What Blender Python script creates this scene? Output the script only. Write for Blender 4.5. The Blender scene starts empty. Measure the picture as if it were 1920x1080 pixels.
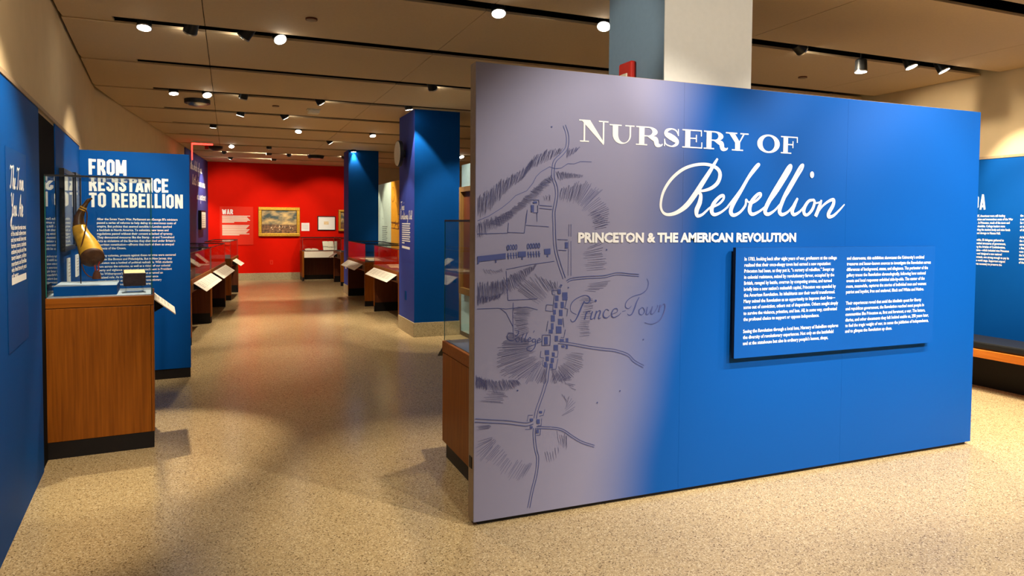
import bpy, math, random
from mathutils import Vector, Matrix
random.seed(7)
sc = bpy.context.scene
COL = sc.collection

# ---------------------------------------------------------------- camera
F, YAW, PITCH, ROLL, CY, EYE = 1301.74, -.3868, -.0365, .008, 465.43, 1.6   # pixels at 1920x1080, metres
fw = Vector((-math.sin(YAW) * math.cos(PITCH), math.cos(YAW) * math.cos(PITCH), math.sin(PITCH)))
rt = Vector((math.cos(YAW), math.sin(YAW), 0)); up = rt.cross(fw)
R2 = math.cos(ROLL) * rt + math.sin(ROLL) * up
U2 = -math.sin(ROLL) * rt + math.cos(ROLL) * up
ORG = Vector((0, 0, EYE))
cd = bpy.data.cameras.new('camera'); cam = bpy.data.objects.new('camera', cd); COL.objects.link(cam)
cam.matrix_world = Matrix(((R2.x, U2.x, -fw.x, 0), (R2.y, U2.y, -fw.y, 0), (R2.z, U2.z, -fw.z, EYE), (0, 0, 0, 1)))
cd.sensor_width = 36; cd.lens = F / 1920 * 36; cd.shift_y = -(540 - CY) / 1920
cd.clip_start = .05; cd.clip_end = 100
sc.camera = cam
# ---------------------------------------------------------------- world and exposure
w = bpy.data.worlds.new('world'); sc.world = w; w.use_nodes = True
w.node_tree.nodes['Background'].inputs[0].default_value = (1, .85, .65, 1)
w.node_tree.nodes['Background'].inputs[1].default_value = .05
vs = sc.view_settings
vs.view_transform = 'Standard'; vs.look = 'None'; vs.gamma = 1; vs.use_curve_mapping = False
vs.exposure = 0.42
POWER = 1.0                      # overall lamp scale
WARM = (1, .85, .64); NEUTRAL = (1, .92, .80)

def ray(x, y): return fw + (x - 960) / F * R2 - (y - CY) / F * U2
def hitY(x, y, Y): d = ray(x, y); return ORG + d * (Y / d.y)
def hitX(x, y, X): d = ray(x, y); return ORG + d * (X / d.x)
def hitZ(x, y, z): d = ray(x, y); return ORG + d * ((z - EYE) / d.z)

# ---------------------------------------------------------------- materials
def newmat(name):
    m = bpy.data.materials.new(name); m.use_nodes = True
    nt = m.node_tree; return m, nt, nt.nodes['Principled BSDF']
def mat(name, col, rough=.6, metal=0, spec=.2, var=.06, scale=30, emit=None, estr=0, bump=0):
    m, nt, b = newmat(name)
    tc = nt.nodes.new('ShaderNodeTexCoord'); n = nt.nodes.new('ShaderNodeTexNoise')
    n.inputs['Scale'].default_value = scale; n.inputs['Detail'].default_value = 4
    nt.links.new(tc.outputs['Object'], n.inputs['Vector'])
    r = nt.nodes.new('ShaderNodeValToRGB')
    r.color_ramp.elements[0].position = .3; r.color_ramp.elements[1].position = .7
    r.color_ramp.elements[0].color = [c * (1 - var) for c in col] + [1]
    r.color_ramp.elements[1].color = [min(1, c * (1 + var)) for c in col] + [1]
    nt.links.new(n.outputs['Fac'], r.inputs['Fac']); nt.links.new(r.outputs['Color'], b.inputs['Base Color'])
    b.inputs['Roughness'].default_value = rough; b.inputs['Metallic'].default_value = metal
    b.inputs['Specular IOR Level'].default_value = spec
    if emit: b.inputs['Emission Color'].default_value = (*emit, 1); b.inputs['Emission Strength'].default_value = estr
    if bump:
        bp = nt.nodes.new('ShaderNodeBump'); bp.inputs['Strength'].default_value = bump; bp.inputs['Distance'].default_value = .002
        nt.links.new(n.outputs['Fac'], bp.inputs['Height']); nt.links.new(bp.outputs['Normal'], b.inputs['Normal'])
    return m
def terrazzo(name, base, chip1, chip2, scale, rough):
    m, nt, b = newmat(name); L = nt.links.new
    tc = nt.nodes.new('ShaderNodeTexCoord')
    v = nt.nodes.new('ShaderNodeTexVoronoi'); v.inputs['Scale'].default_value = scale
    L(tc.outputs['Object'], v.inputs['Vector'])
    sep = nt.nodes.new('ShaderNodeSeparateColor'); L(v.outputs['Color'], sep.inputs[0])
    r = nt.nodes.new('ShaderNodeValToRGB'); r.color_ramp.interpolation = 'CONSTANT'
    e = r.color_ramp.elements
    e[0].position = 0; e[0].color = (*chip1, 1); e[1].position = .10; e[1].color = (*base, 1)
    x = e.new(.5); x.color = (*[c * .84 for c in base], 1); x = e.new(.68); x.color = (*[c * 1.12 for c in base], 1); x = e.new(.86); x.color = (*chip2, 1)
    L(sep.outputs[0], r.inputs['Fac'])
    n = nt.nodes.new('ShaderNodeTexNoise'); n.inputs['Scale'].default_value = 1.3; n.inputs['Detail'].default_value = 5
    L(tc.outputs['Object'], n.inputs['Vector'])
    mx = nt.nodes.new('ShaderNodeMix'); mx.data_type = 'RGBA'; mx.blend_type = 'MULTIPLY'; mx.inputs[0].default_value = .12
    L(r.outputs['Color'], mx.inputs[6]); L(n.outputs['Fac'], mx.inputs[7]); L(mx.outputs[2], b.inputs['Base Color'])
    mr = nt.nodes.new('ShaderNodeMapRange'); mr.inputs[3].default_value = rough - .02; mr.inputs[4].default_value = rough + .02
    L(n.outputs['Fac'], mr.inputs[0]); L(mr.outputs[0], b.inputs['Roughness'])
    return m
def wood(name, c1, c2, rough=.45, axis=2):
    m, nt, b = newmat(name); L = nt.links.new
    tc = nt.nodes.new('ShaderNodeTexCoord'); mp = nt.nodes.new('ShaderNodeMapping')
    s = [60, 60, 60]; s[axis] = 2.2; mp.inputs['Scale'].default_value = s
    L(tc.outputs['Object'], mp.inputs['Vector'])
    n = nt.nodes.new('ShaderNodeTexNoise'); n.inputs['Scale'].default_value = 1; n.inputs['Detail'].default_value = 6; n.inputs['Distortion'].default_value = .5
    L(mp.outputs[0], n.inputs['Vector'])
    r = nt.nodes.new('ShaderNodeValToRGB'); r.color_ramp.elements[0].position = .3; r.color_ramp.elements[1].position = .72
    r.color_ramp.elements[0].color = (*c1, 1); r.color_ramp.elements[1].color = (*c2, 1)
    L(n.outputs['Fac'], r.inputs['Fac']); L(r.outputs['Color'], b.inputs['Base Color'])
    b.inputs['Roughness'].default_value = rough; b.inputs['Specular IOR Level'].default_value = .2
    return m
def glassmat(name, tint):
    m = bpy.data.materials.new(name); m.use_nodes = True; nt = m.node_tree; nt.nodes.clear(); L = nt.links.new
    o = nt.nodes.new('ShaderNodeOutputMaterial'); mx = nt.nodes.new('ShaderNodeMixShader')
    t = nt.nodes.new('ShaderNodeBsdfTransparent'); t.inputs[0].default_value = (*tint, 1)
    g = nt.nodes.new('ShaderNodeBsdfGlossy'); g.inputs['Roughness'].default_value = .01
    f = nt.nodes.new('ShaderNodeFresnel'); ge = nt.nodes.new('ShaderNodeNewGeometry')      # thin pane: same reflectance from both sides
    mr = nt.nodes.new('ShaderNodeMapRange'); mr.inputs[3].default_value = 1.32; mr.inputs[4].default_value = 1 / 1.32
    L(ge.outputs['Backfacing'], mr.inputs[0]); L(mr.outputs[0], f.inputs[0])
    L(f.outputs[0], mx.inputs[0]); L(t.outputs[0], mx.inputs[1]); L(g.outputs[0], mx.inputs[2]); L(mx.outputs[0], o.inputs[0])
    return m
def emitmat(name, col, s): return mat(name, (.8, .8, .8), .4, emit=col, estr=s)

BLUE = (.0008, .067, .295)
M = dict(
    floor=terrazzo('terrazzo_floor', (.52, .375, .185), (.19, .12, .05), (.72, .57, .33), 185, .22),
    granite=terrazzo('granite_base', (.40, .33, .19), (.16, .12, .06), (.52, .44, .28), 190, .45),
    ceil=mat('ceiling_paint', (.60, .44, .26), .85, var=.03, scale=60, bump=.05),
    plenum=mat('slot_black', (.012, .010, .009), .9),
    cream=mat('cream_wall_paint', (.64, .49, .29), .85, var=.03, scale=5),
    blue=mat('blue_wall_paint', BLUE, .6, var=.03, scale=4, spec=.07),
    boardblue=mat('text_board_blue', (.0006, .070, .315), .6, var=.02, spec=.15),
    bluedark=mat('blue_print_dark', (.0005, .058, .25), .5, var=.03, scale=4, spec=.1),
    navy=mat('navy_quote_wall_paint', (.035, .045, .22), .6, var=.03),
    colblue=mat('column_blue_paint', (.0005, .049, .215), .6, var=.03, spec=.05),
    purple=mat('column_side_print', (.035, .06, .33), .6, var=.03, spec=.08),
    red=mat('red_wall_paint', (.62, .008, .0015), .7, var=.03, scale=4, spec=.04),
    redlight=mat('red_text_panel', (.66, .030, .014), .6, spec=.06, var=.02),
    matblack=mat('matte_black_recess', (.008, .007, .006), .95, spec=.05),
    black=mat('black_laminate', (.012, .010, .010), .45),
    metal=mat('black_metal', (.02, .02, .02), .35, metal=.3),
    steel=mat('brushed_steel', (.5, .48, .45), .3, metal=1),
    wood=wood('cherry_wood', (.19, .050, .003), (.31, .090, .006)),
    woodh=wood('cherry_wood_horizontal', (.19, .050, .003), (.31, .090, .006), axis=0),
    woodd=wood('dark_cherry_wood', (.095, .025, .010), (.14, .042, .016)),
    oak=wood('oak_frame', (.16, .085, .025), (.28, .16, .05)),
    glass=glassmat('case_glass', (.97, .99, .985)),
    glassedge=mat('green_glass_edge', (.02, .14, .13), .15, var=.1),
    white=mat('white_print', (.86, .86, .85), .6, var=.01),
    offwhite=mat('off_white_card', (.80, .74, .62), .6, var=.03),
    cardprint=mat('grey_card_print', (.42, .38, .32), .7),
    ink=mat('map_ink', (.065, .085, .25), .6, var=.05), inkhatch=mat('map_hatch_ink', (.075, .08, .19), .6, var=.05),
    liner=mat('grey_blue_case_liner', (.30, .36, .44), .8, var=.03),
    linerblue=mat('deep_blue_case_liner', (.02, .06, .16), .8),
    linerdark=mat('dark_case_liner', (.12, .085, .085), .8),
    edge=mat('tan_panel_edge', (.34, .245, .15), .6, var=.08),
    mint=mat('pale_mint_panel', (.52, .66, .58), .6), yellow=mat('ochre_panel', (.72, .33, .02), .6),
    skyblue=mat('pale_blue_wall', (.42, .62, .66), .6), skyline=mat('grey_print', (.18, .22, .22), .7),
    greyblue=mat('grey_blue_column_paint', (.16, .24, .31), .7, var=.03), colwhite=mat('white_column_paint', (.62, .60, .54), .7, var=.02),
    gold=mat('gilt_frame', (.62, .36, .045), .35, metal=.5, var=.25, scale=60),
    paper=mat('aged_paper', (.78, .62, .38), .8, var=.12, scale=25), paper2=mat('pale_paper', (.84, .78, .64), .8, var=.06),
    leather=mat('dark_leather', (.05, .028, .030), .5, var=.3, scale=40), pages=mat('page_block', (.74, .56, .30), .8, var=.15, scale=120),
    hornyel=mat('honey_horn', (.60, .32, .035), .28, var=.3, scale=14), horndark=mat('dark_horn', (.075, .035, .014), .3, var=.4, scale=14),
    horncap=mat('horn_base_wood', (.085, .035, .018), .5, var=.3), cord=mat('brown_cord', (.10, .035, .02), .8), redcord=mat('red_cord', (.35, .03, .02), .8),
    signred=mat('alarm_red', (.45, .02, .012), .35), exitred=emitmat('exit_red_glow', (1, .02, .015), 4),
    lens=emitmat('lamp_lens_glow', (1, .93, .80), 28), plastic=mat('ivory_plastic', (.66, .60, .46), .5), darkplastic=mat('dark_plastic', (.02, .02, .022), .4),
    cushion=mat('black_vinyl_cushion', (.018, .019, .020), .38, bump=.1), orange=wood('orange_bench_wood', (.50, .13, .012), (.66, .20, .025), axis=1),
)
# two special prints
def gradient_print():
    m, nt, b = newmat('title_wall_print'); L = nt.links.new
    tc = nt.nodes.new('ShaderNodeTexCoord'); sp = nt.nodes.new('ShaderNodeSeparateXYZ'); L(tc.outputs['Object'], sp.inputs[0])
    z = nt.nodes.new('ShaderNodeMath'); z.operation = 'MULTIPLY_ADD'; z.inputs[1].default_value = -.17; L(sp.outputs['Z'], z.inputs[0]); L(sp.outputs['X'], z.inputs[2])
    n = nt.nodes.new('ShaderNodeTexNoise'); n.inputs['Scale'].default_value = 1.2; n.inputs['Detail'].default_value = 1; L(tc.outputs['Object'], n.inputs['Vector'])
    a = nt.nodes.new('ShaderNodeMath'); a.operation = 'MULTIPLY_ADD'; a.inputs[1].default_value = .12; L(n.outputs['Fac'], a.inputs[0]); L(z.outputs[0], a.inputs[2])
    r = nt.nodes.new('ShaderNodeMapRange'); r.interpolation_type = 'SMOOTHSTEP'; r.inputs[1].default_value = .62; r.inputs[2].default_value = 1.22; L(a.outputs[0], r.inputs[0])
    mx = nt.nodes.new('ShaderNodeMix'); mx.data_type = 'RGBA'; L(r.outputs[0], mx.inputs[0])
    mx.inputs[6].default_value = (.26, .255, .375, 1); mx.inputs[7].default_value = (.0006, .070, .315, 1)
    L(mx.outputs[2], b.inputs['Base Color']); b.inputs['Roughness'].default_value = .5; b.inputs['Specular IOR Level'].default_value = .13
    return m
M['title'] = gradient_print()
def battle_print():
    m, nt, b = newmat('battle_painting_canvas'); L = nt.links.new
    tc = nt.nodes.new('ShaderNodeTexCoord'); sp = nt.nodes.new('ShaderNodeSeparateXYZ'); L(tc.outputs['Generated'], sp.inputs[0])
    mp = nt.nodes.new('ShaderNodeMapping'); mp.inputs['Scale'].default_value = (3.2, 1, 4.2); mp.inputs['Rotation'].default_value = (0, -.6, 0); L(tc.outputs['Generated'], mp.inputs[0])
    n = nt.nodes.new('ShaderNodeTexNoise'); n.inputs['Scale'].default_value = .9; n.inputs['Detail'].default_value = 5; L(mp.outputs[0], n.inputs[0])
    sky = nt.nodes.new('ShaderNodeValToRGB'); e = sky.color_ramp.elements; e[0].position = .42; e[0].color = (.045, .075, .075, 1); e[1].position = .62; e[1].color = (.62, .42, .16, 1)
    L(n.outputs['Fac'], sky.inputs[0])
    n2 = nt.nodes.new('ShaderNodeTexNoise'); n2.inputs['Scale'].default_value = 14; n2.inputs['Detail'].default_value = 3; L(tc.outputs['Generated'], n2.inputs[0])
    gr = nt.nodes.new('ShaderNodeValToRGB'); e = gr.color_ramp.elements; e[0].position = .35; e[0].color = (.05, .028, .014, 1); e[1].position = .72; e[1].color = (.36, .17, .07, 1)
    L(n2.outputs['Fac'], gr.inputs[0])
    mr = nt.nodes.new('ShaderNodeMapRange'); mr.inputs[1].default_value = .34; mr.inputs[2].default_value = .42; L(sp.outputs['Z'], mr.inputs[0])
    mx = nt.nodes.new('ShaderNodeMix'); mx.data_type = 'RGBA'; L(mr.outputs[0], mx.inputs[0]); L(gr.outputs[0], mx.inputs[6]); L(sky.outputs[0], mx.inputs[7])
    L(mx.outputs[2], b.inputs['Base Color']); b.inputs['Roughness'].default_value = .4
    return m
M['battle'] = battle_print()

# ---------------------------------------------------------------- mesh helpers
class MB:
    def __init__(s): s.v = []; s.f = []; s.sm = False
    def add(s, vs, fs):
        n = len(s.v); s.v += [Vector(p) for p in vs]; s.f += [tuple(i + n for i in f) for f in fs]; return s
    def box(s, a, b):
        x0, y0, z0 = a; x1, y1, z1 = b
        return s.hexa([(x0, y0), (x1, y0), (x1, y1), (x0, y1)], z0, z1)
    def hexa(s, q, z0, z1):
        """vertical prism over a polygon q"""
        n = len(q)
        return s.add([(x, y, z0) for x, y in q] + [(x, y, z1) for x, y in q],
                     [tuple(range(n - 1, -1, -1)), tuple(range(n, 2 * n))] + [(i, (i + 1) % n, (i + 1) % n + n, i + n) for i in range(n)])
    def slab(s, q, nrm):
        """3d polygon q extruded by the vector nrm"""
        n = len(q); q = [Vector(p) for p in q]; nrm = Vector(nrm)
        return s.add(q + [p + nrm for p in q], [tuple(range(n - 1, -1, -1)), tuple(range(n, 2 * n))] + [(i, (i + 1) % n, (i + 1) % n + n, i + n) for i in range(n)])
    def poly(s, q): return s.add(q, [tuple(range(len(q)))])
    def tube(s, path, rad, seg=12, cap=True, flat=1):
        path = [Vector(p) for p in path]; n = len(path)
        if not hasattr(rad, '__len__'): rad = [rad] * n
        base = len(s.v); prev = None; fs = []; vs = []
        for i, p in enumerate(path):
            t = (path[min(i + 1, n - 1)] - path[max(i - 1, 0)]).normalized()
            if prev is None: a = t.cross(Vector((0, 0, 1)) if abs(t.z) < .9 else Vector((0, 1, 0))).normalized()
            else: a = (prev - t * prev.dot(t)).normalized()
            prev = a; b = t.cross(a)
            for k in range(seg):
                th = 2 * math.pi * k / seg; vs.append(p + (a * math.cos(th) + b * math.sin(th) * flat) * rad[i])
        for i in range(n - 1):
            for k in range(seg): fs.append((i * seg + k, i * seg + (k + 1) % seg, (i + 1) * seg + (k + 1) % seg, (i + 1) * seg + k))
        if cap: fs += [tuple(range(seg - 1, -1, -1)), tuple(range((n - 1) * seg, n * seg))]
        s.sm = True
        return s.add(vs, fs)
    def cyl(s, a, b, r, seg=20): return s.tube([a, b], r, seg)
    def build(s, name, m, parent=None, off=(0, 0, 0), bevel=0, smooth=None):
        me = bpy.data.meshes.new(name); off = Vector(off)
        me.from_pydata([tuple(v - off) for v in s.v], [], s.f); me.update()
        return link(name, me, m, parent, bevel, s.sm if smooth is None else smooth)
def link(name, me, m, parent=None, bevel=0, smooth=False):
    o = bpy.data.objects.new(name, me); COL.objects.link(o)
    if m: me.materials.append(M[m] if isinstance(m, str) else m)
    if parent: o.parent = parent
    if smooth:
        me.polygons.foreach_set('use_smooth', [True] * len(me.polygons)); me.update()
        try: me.set_sharp_from_angle(angle=math.radians(45))
        except Exception: pass
    if bevel:
        b = o.modifiers.new('bevel', 'BEVEL'); b.width = bevel; b.segments = 2; b.limit_method = 'ANGLE'
    return o
def tag(o, label=None, cat=None, group=None, kind=None):
    if label: o['label'] = label
    if cat: o['category'] = cat
    if group: o['group'] = group
    if kind: o['kind'] = kind
    return o
def thing(name, loc, label, cat, group=None, rz=0):
    o = bpy.data.objects.new(name, None); COL.objects.link(o); o.location = loc; o.rotation_euler = (0, 0, rz); o.empty_display_size = .1
    return tag(o, label, cat, group)
def struct(name, mb, m, parent=None, bevel=0):
    o = mb.build(name, m, parent, bevel=bevel)
    if not parent: o['kind'] = 'structure'
    return o

# ---- lettering: flat print in a plane given by origin o, unit axes ex, ey, and lift along n
class Plane:
    def __init__(s, o, ex, ey, lift=.0012):
        s.o = Vector(o); s.ex = Vector(ex).normalized(); s.ey = Vector(ey).normalized(); s.u = s.ex.cross(s.ey); s.n = s.u * lift; s.k = 0
    def bump(s, d=1): s.k = (s.k + d) % 90               # overlapping strokes lie a hair above each other
    def __call__(s, u, v): return s.o + s.ex * u + s.ey * v + s.n + s.u * (s.k * 2.2e-5)
def ribbon(mb, pl, pts, wid, smooth=0):
    """a stroke of variable width along 2D points in the plane"""
    pts = [Vector(p) for p in pts]
    if not hasattr(wid, '__len__'): wid = [wid] * len(pts)
    if smooth:
        P = []; W = []
        for i in range(len(pts) - 1):
            p0 = pts[max(i - 1, 0)]; p1 = pts[i]; p2 = pts[i + 1]; p3 = pts[min(i + 2, len(pts) - 1)]
            for k in range(smooth):
                t = k / smooth
                P.append(.5 * ((2 * p1) + (p2 - p0) * t + (2 * p0 - 5 * p1 + 4 * p2 - p3) * t * t + (3 * p1 - p0 - 3 * p2 + p3) * t ** 3)); W.append(wid[i] * (1 - t) + wid[i + 1] * t)
        P.append(pts[-1]); W.append(wid[-1]); pts, wid = P, W
    vs = []; pl.bump(2)
    if pl.k + len(pts) * .35 > 88: pl.k = 0
    for i, p in enumerate(pts):
        pl.k += .35
        a = pts[max(i - 1, 0)]; b = pts[min(i + 1, len(pts) - 1)]
        if (b - a).length < 1e-9: t = Vector((1, 0))
        elif 0 < i < len(pts) - 1:
            d1 = (p - a).normalized(); d2 = (b - p).normalized(); t = d1 + d2
            t = t.normalized() if t.length > .2 else d2
        else: t = (b - a).normalized()
        n = Vector((-t.y, t.x)) * wid[i] / 2
        if 0 < i < len(pts) - 1 and not smooth:
            c = max(.55, abs(t.dot((p - a).normalized()))); n /= c
        vs += [pl(*(p + n)), pl(*(p - n))]
    mb.add(vs, [(2 * i, 2 * i + 1, 2 * i + 3, 2 * i + 2) for i in range(len(pts) - 1)])
def disc(mb, pl, c, r, ry=None, n=16):
    pl.bump(2)
    ry = ry or r; mb.poly([pl(c[0] + r * math.cos(2 * math.pi * k / n), c[1] + ry * math.sin(2 * math.pi * k / n)) for k in range(n)])
def text_mesh(mb, pl, s, u, v, size, width=None, bold=0, xs=1, shear=0):
    cu = bpy.data.curves.new('t', 'FONT'); cu.body = s; cu.size = size; cu.offset = bold * size; cu.resolution_u = 2; cu.shear = shear; cu.fill_mode = 'FRONT'
    ob = bpy.data.objects.new('t', cu); COL.objects.link(ob)
    dg = bpy.context.evaluated_depsgraph_get(); me = bpy.data.meshes.new_from_object(ob.evaluated_get(dg))
    vs = [x.co.copy() for x in me.vertices]
    if vs:
        x0 = min(p.x for p in vs); x1 = max(p.x for p in vs)
        k = width / (x1 - x0) if width else xs
        mb.add([pl(u + (p.x - x0) * k, v + p.y) for p in vs], [tuple(f.vertices) for f in me.polygons])
        wd = (x1 - x0) * k
    else: wd = 0
    bpy.data.objects.remove(ob); bpy.data.curves.remove(cu); bpy.data.meshes.remove(me)
    return wd
def paragraph(name, pl, lines, u, v, lead, size, longest, m, parent, off, bold=.012):
    """lines of print sharing one horizontal squeeze so that the longest fills the measure"""
    k = None; mb = MB()
    ref = max(lines, key=len); tmp = MB(); wref = text_mesh(tmp, pl, ref, 0, 0, size, bold=bold); k = longest / wref
    for i, s in enumerate(lines):
        if s: text_mesh(mb, pl, s, u, v - i * lead, size, bold=bold, xs=k)
    return mb.build(name, m, parent, off)

# block capitals, drawn as heavy strokes on a 0..1 by 0..1 cell: letter -> (advance, strokes)
RC = lambda x0, x1, y0, y1, c=.16: [(x0 + c, y0), (x1 - c, y0), (x1, y0 + c), (x1, y1 - c), (x1 - c, y1), (x0 + c, y1), (x0, y1 - c), (x0, y0 + c), (x0 + c, y0)]
a_, b_ = .13, .87
BLOCK = {
 'F': (.46, [[(.1, 0), (.1, 1)], [(.02, b_ + .03), (.44, b_ + .03)], [(.1, .48), (.38, .48)]]),
 'E': (.46, [[(.1, 0), (.1, 1)], [(.02, .9), (.44, .9)], [(.1, .51), (.4, .51)], [(.02, .1), (.44, .1)]]),
 'L': (.43, [[(.1, 0), (.1, 1)], [(.02, .1), (.42, .1)]]),
 'T': (.46, [[(.23, 0), (.23, 1)], [(0, .9), (.46, .9)]]),
 'I': (.2, [[(.1, 0), (.1, 1)]]),
 'O': (.5, [RC(.1, .4, .09, .91, .1)]),
 'C': (.48, [[(.39, .64), (.39, .81), (.29, .91), (.2, .91), (.1, .81), (.1, .19), (.2, .09), (.29, .09), (.39, .19), (.39, .36)]]),
 'R': (.5, [[(.1, 0), (.1, 1)], [(.1, .9), (.29, .9), (.38, .82), (.38, .58), (.29, .49), (.1, .49)], [(.25, .5), (.39, .2), (.41, 0)]]),
 'B': (.5, [[(.1, 0), (.1, 1)], [(.1, .9), (.28, .9), (.37, .82), (.37, .62), (.28, .52), (.1, .52)], [(.1, .1), (.29, .1), (.39, .18), (.39, .42), (.28, .52)]]),
 'D': (.5, [[(.1, 0), (.1, 1)], [(.1, .9), (.28, .9), (.39, .8), (.39, .2), (.28, .1), (.1, .1)]]),
 'S': (.48, [[(.38, .68), (.38, .82), (.28, .91), (.2, .91), (.1, .82), (.1, .66), (.18, .57), (.3, .45), (.38, .35), (.38, .18), (.28, .09), (.2, .09), (.1, .18), (.1, .33)]]),
 'A': (.54, [[(.08, 0), (.27, 1)], [(.46, 0), (.27, 1)], [(.15, .22), (.39, .22)]]),
 'N': (.54, [[(.1, 0), (.1, 1)], [(.44, 0), (.44, 1)], [(.12, .97), (.42, .03)]]),
 'M': (.66, [[(.1, 0), (.1, 1)], [(.56, 0), (.56, 1)], [(.13, .97), (.33, .15)], [(.53, .97), (.33, .15)]]),
 'W': (.74, [[(.08, 1), (.21, .0)], [(.37, .9), (.22, .0)], [(.37, .9), (.52, .0)], [(.66, 1), (.53, .0)]]),
 ' ': (.22, [])}
def block_text(mb, pl, s, u, v, h, width, stroke=.18):
    adv = sum(BLOCK[c][0] + .06 for c in s) - .06; k = width / adv; x = u
    for c in s:
        for st in BLOCK[c][1]:
            ver = [(x + p[0] * k, v + p[1] * h) for p in st]
            ribbon(mb, pl, ver, stroke * h if len(st) > 2 else stroke * h * (1 if abs(st[0][0] - st[1][0]) < .3 else .95))
        x += (BLOCK[c][0] + .06) * k


# flowing hand: single-stroke letters (x-height .45, ascender 1), joined along the line
HAND = {
 'T': (.62, [[(.02, .80), (.10, .96), (.36, .90), (.66, 1.0)], [(.42, .94), (.34, .55), (.24, .12), (.10, 0), (.0, .12)]]),
 'Y': (.55, [[(.0, .86), (.10, .98), (.16, .86), (.14, .55), (.28, .45), (.42, .70), (.52, 1.0), (.40, .5), (.28, 0), (.12, -.42), (.0, -.36), (.1, -.15), (.52, .1)]]),
 'A': (.66, [[(.0, .05), (.14, .05), (.36, .6), (.52, 1.0), (.50, .5), (.52, .04), (.66, .1)], [(.2, .36), (.56, .40)]]),
 'R': (.66, [[(.26, .96), (.2, .5), (.1, .0)], [(.0, .7), (.12, .94), (.4, 1.0), (.52, .8), (.4, .56), (.22, .5), (.36, .3), (.5, .03), (.66, .1)]]),
 'a': (.36, [[(.28, .40), (.14, .45), (.04, .2), (.12, .02), (.24, .2), (.29, .42), (.27, .06), (.36, .06)]]),
 'b': (.34, [[(.0, .08), (.2, .75), (.2, 1.0), (.12, .9), (.07, .2), (.14, .02), (.26, .15), (.24, .36), (.34, .34)]]),
 'd': (.38, [[(.26, .40), (.14, .45), (.04, .2), (.12, .02), (.24, .2), (.36, 1.0), (.27, .2), (.30, .02), (.38, .06)]]),
 'e': (.28, [[(.0, .1), (.16, .25), (.2, .42), (.1, .42), (.05, .18), (.12, .01), (.28, .1)]]),
 'f': (.26, [[(.0, .08), (.2, .7), (.2, 1.0), (.12, .85), (.06, -.3), (.1, -.42), (.16, -.2), (.08, .05), (.26, .1)]]),
 'h': (.38, [[(.0, .08), (.18, .75), (.18, 1.0), (.1, .8), (.04, .0), (.12, .32), (.24, .45), (.25, .2), (.28, .0), (.38, .1)]]),
 'i': (.20, [[(.0, .08), (.1, .42), (.07, .1), (.11, .0), (.2, .08)], [(.13, .62), (.15, .66)]]),
 'l': (.24, [[(.0, .08), (.17, .7), (.18, 1.0), (.1, .85), (.05, .2), (.1, .0), (.24, .1)]]),
 'm': (.54, [[(.0, .3), (.07, .44), (.04, .0), (.12, .32), (.2, .45), (.2, .0), (.28, .32), (.37, .45), (.4, .1), (.44, .0), (.54, .1)]]),
 'n': (.38, [[(.0, .3), (.07, .44), (.04, .0), (.13, .32), (.23, .45), (.24, .12), (.28, .0), (.38, .1)]]),
 'o': (.34, [[(.18, .44), (.06, .34), (.05, .1), (.15, .01), (.26, .18), (.22, .42), (.2, .34), (.34, .36)]]),
 'p': (.38, [[(.0, .2), (.08, .46), (.04, -.4), (.06, .1), (.18, .44), (.28, .3), (.22, .03), (.1, .06), (.38, .1)]]),
 'r': (.26, [[(.0, .1), (.08, .5), (.18, .42), (.14, .1), (.18, .0), (.26, .1)]]),
 's': (.26, [[(.0, .08), (.13, .5), (.18, .2), (.1, .0), (.02, .06), (.26, .08)]]),
 't': (.22, [[(.0, .08), (.12, .8), (.06, .1), (.11, .0), (.22, .1)], [(.0, .52), (.24, .56)]]),
 'u': (.40, [[(.0, .3), (.06, .44), (.04, .1), (.1, .0), (.22, .2), (.28, .44), (.26, .06), (.4, .08)]]),
 'v': (.34, [[(.0, .3), (.07, .44), (.12, .02), (.24, .44), (.34, .36)]]),
 'w': (.50, [[(.0, .3), (.06, .44), (.05, .05), (.2, .1), (.24, .42), (.24, .05), (.36, .15), (.4, .44), (.5, .36)]]),
 'y': (.38, [[(.0, .3), (.07, .44), (.06, .1), (.16, .02), (.28, .44), (.22, -.2), (.1, -.42), (.04, -.3), (.38, .1)]]),
 "'": (.10, [[(.06, .9), (.03, .72)]]), ' ': (.26, [])}
def hand_text(mb, pl, s, u, v, h, width, wd=.075):
    adv = sum(HAND[c][0] for c in s); k = width / adv; x = u
    for c in s:
        for st in HAND[c][1]: ribbon(mb, pl, [(x + (p[0] + p[1] * .16) * k, v + p[1] * h) for p in st], [wd * h * (.75 + .5 * ((i * 7) % 3) / 2) for i in range(len(st))], 4)
        x += HAND[c][0] * k

# ---------------------------------------------------------------- room shell
CE = 3.155
SLOTS = [-4.2, -2.7, -1.2, .3, 1.8, 3.3, 4.77, 6.23, 7.75, 9.28, 10.8, 12.35, 13.9, 15.45, 17.0, 18.5, 20.0]
def xl(Y):
    if Y <= 2.6: return -3.0
    return -.67 - .085 * Y if Y <= 9.6 else -1.486 + .0914 * (Y - 9.6)
XR = 7.2
fl = struct('floor', MB().box((-3.2, -5, -.1), (8.0, 20.6, 0)), 'floor')
cl = struct('ceiling', MB().box((-3.2, -5, CE + .16), (8.0, 20.6, CE + .26)), 'plenum')
for i in range(len(SLOTS) - 1):
    y0, y1 = SLOTS[i] + .095, SLOTS[i + 1] - .095
    if i == len(SLOTS) - 2: y1 = 19.98
    for a, b in ((None, -.17), (-.17, 1.76), (1.76, 4.02), (4.02, 6.28), (6.28, None)):
        q = [((a + .003) if a is not None else xl(y0) + .02, y0), ((b - .003) if b is not None else XR - .02, y0),
             ((b - .003) if b is not None else XR - .02, y1), ((a + .003) if a is not None else xl(y1) + .02, y1)]
        MB().hexa(q, CE, CE + .02).build('ceiling_panel', 'ceil', cl)
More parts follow.
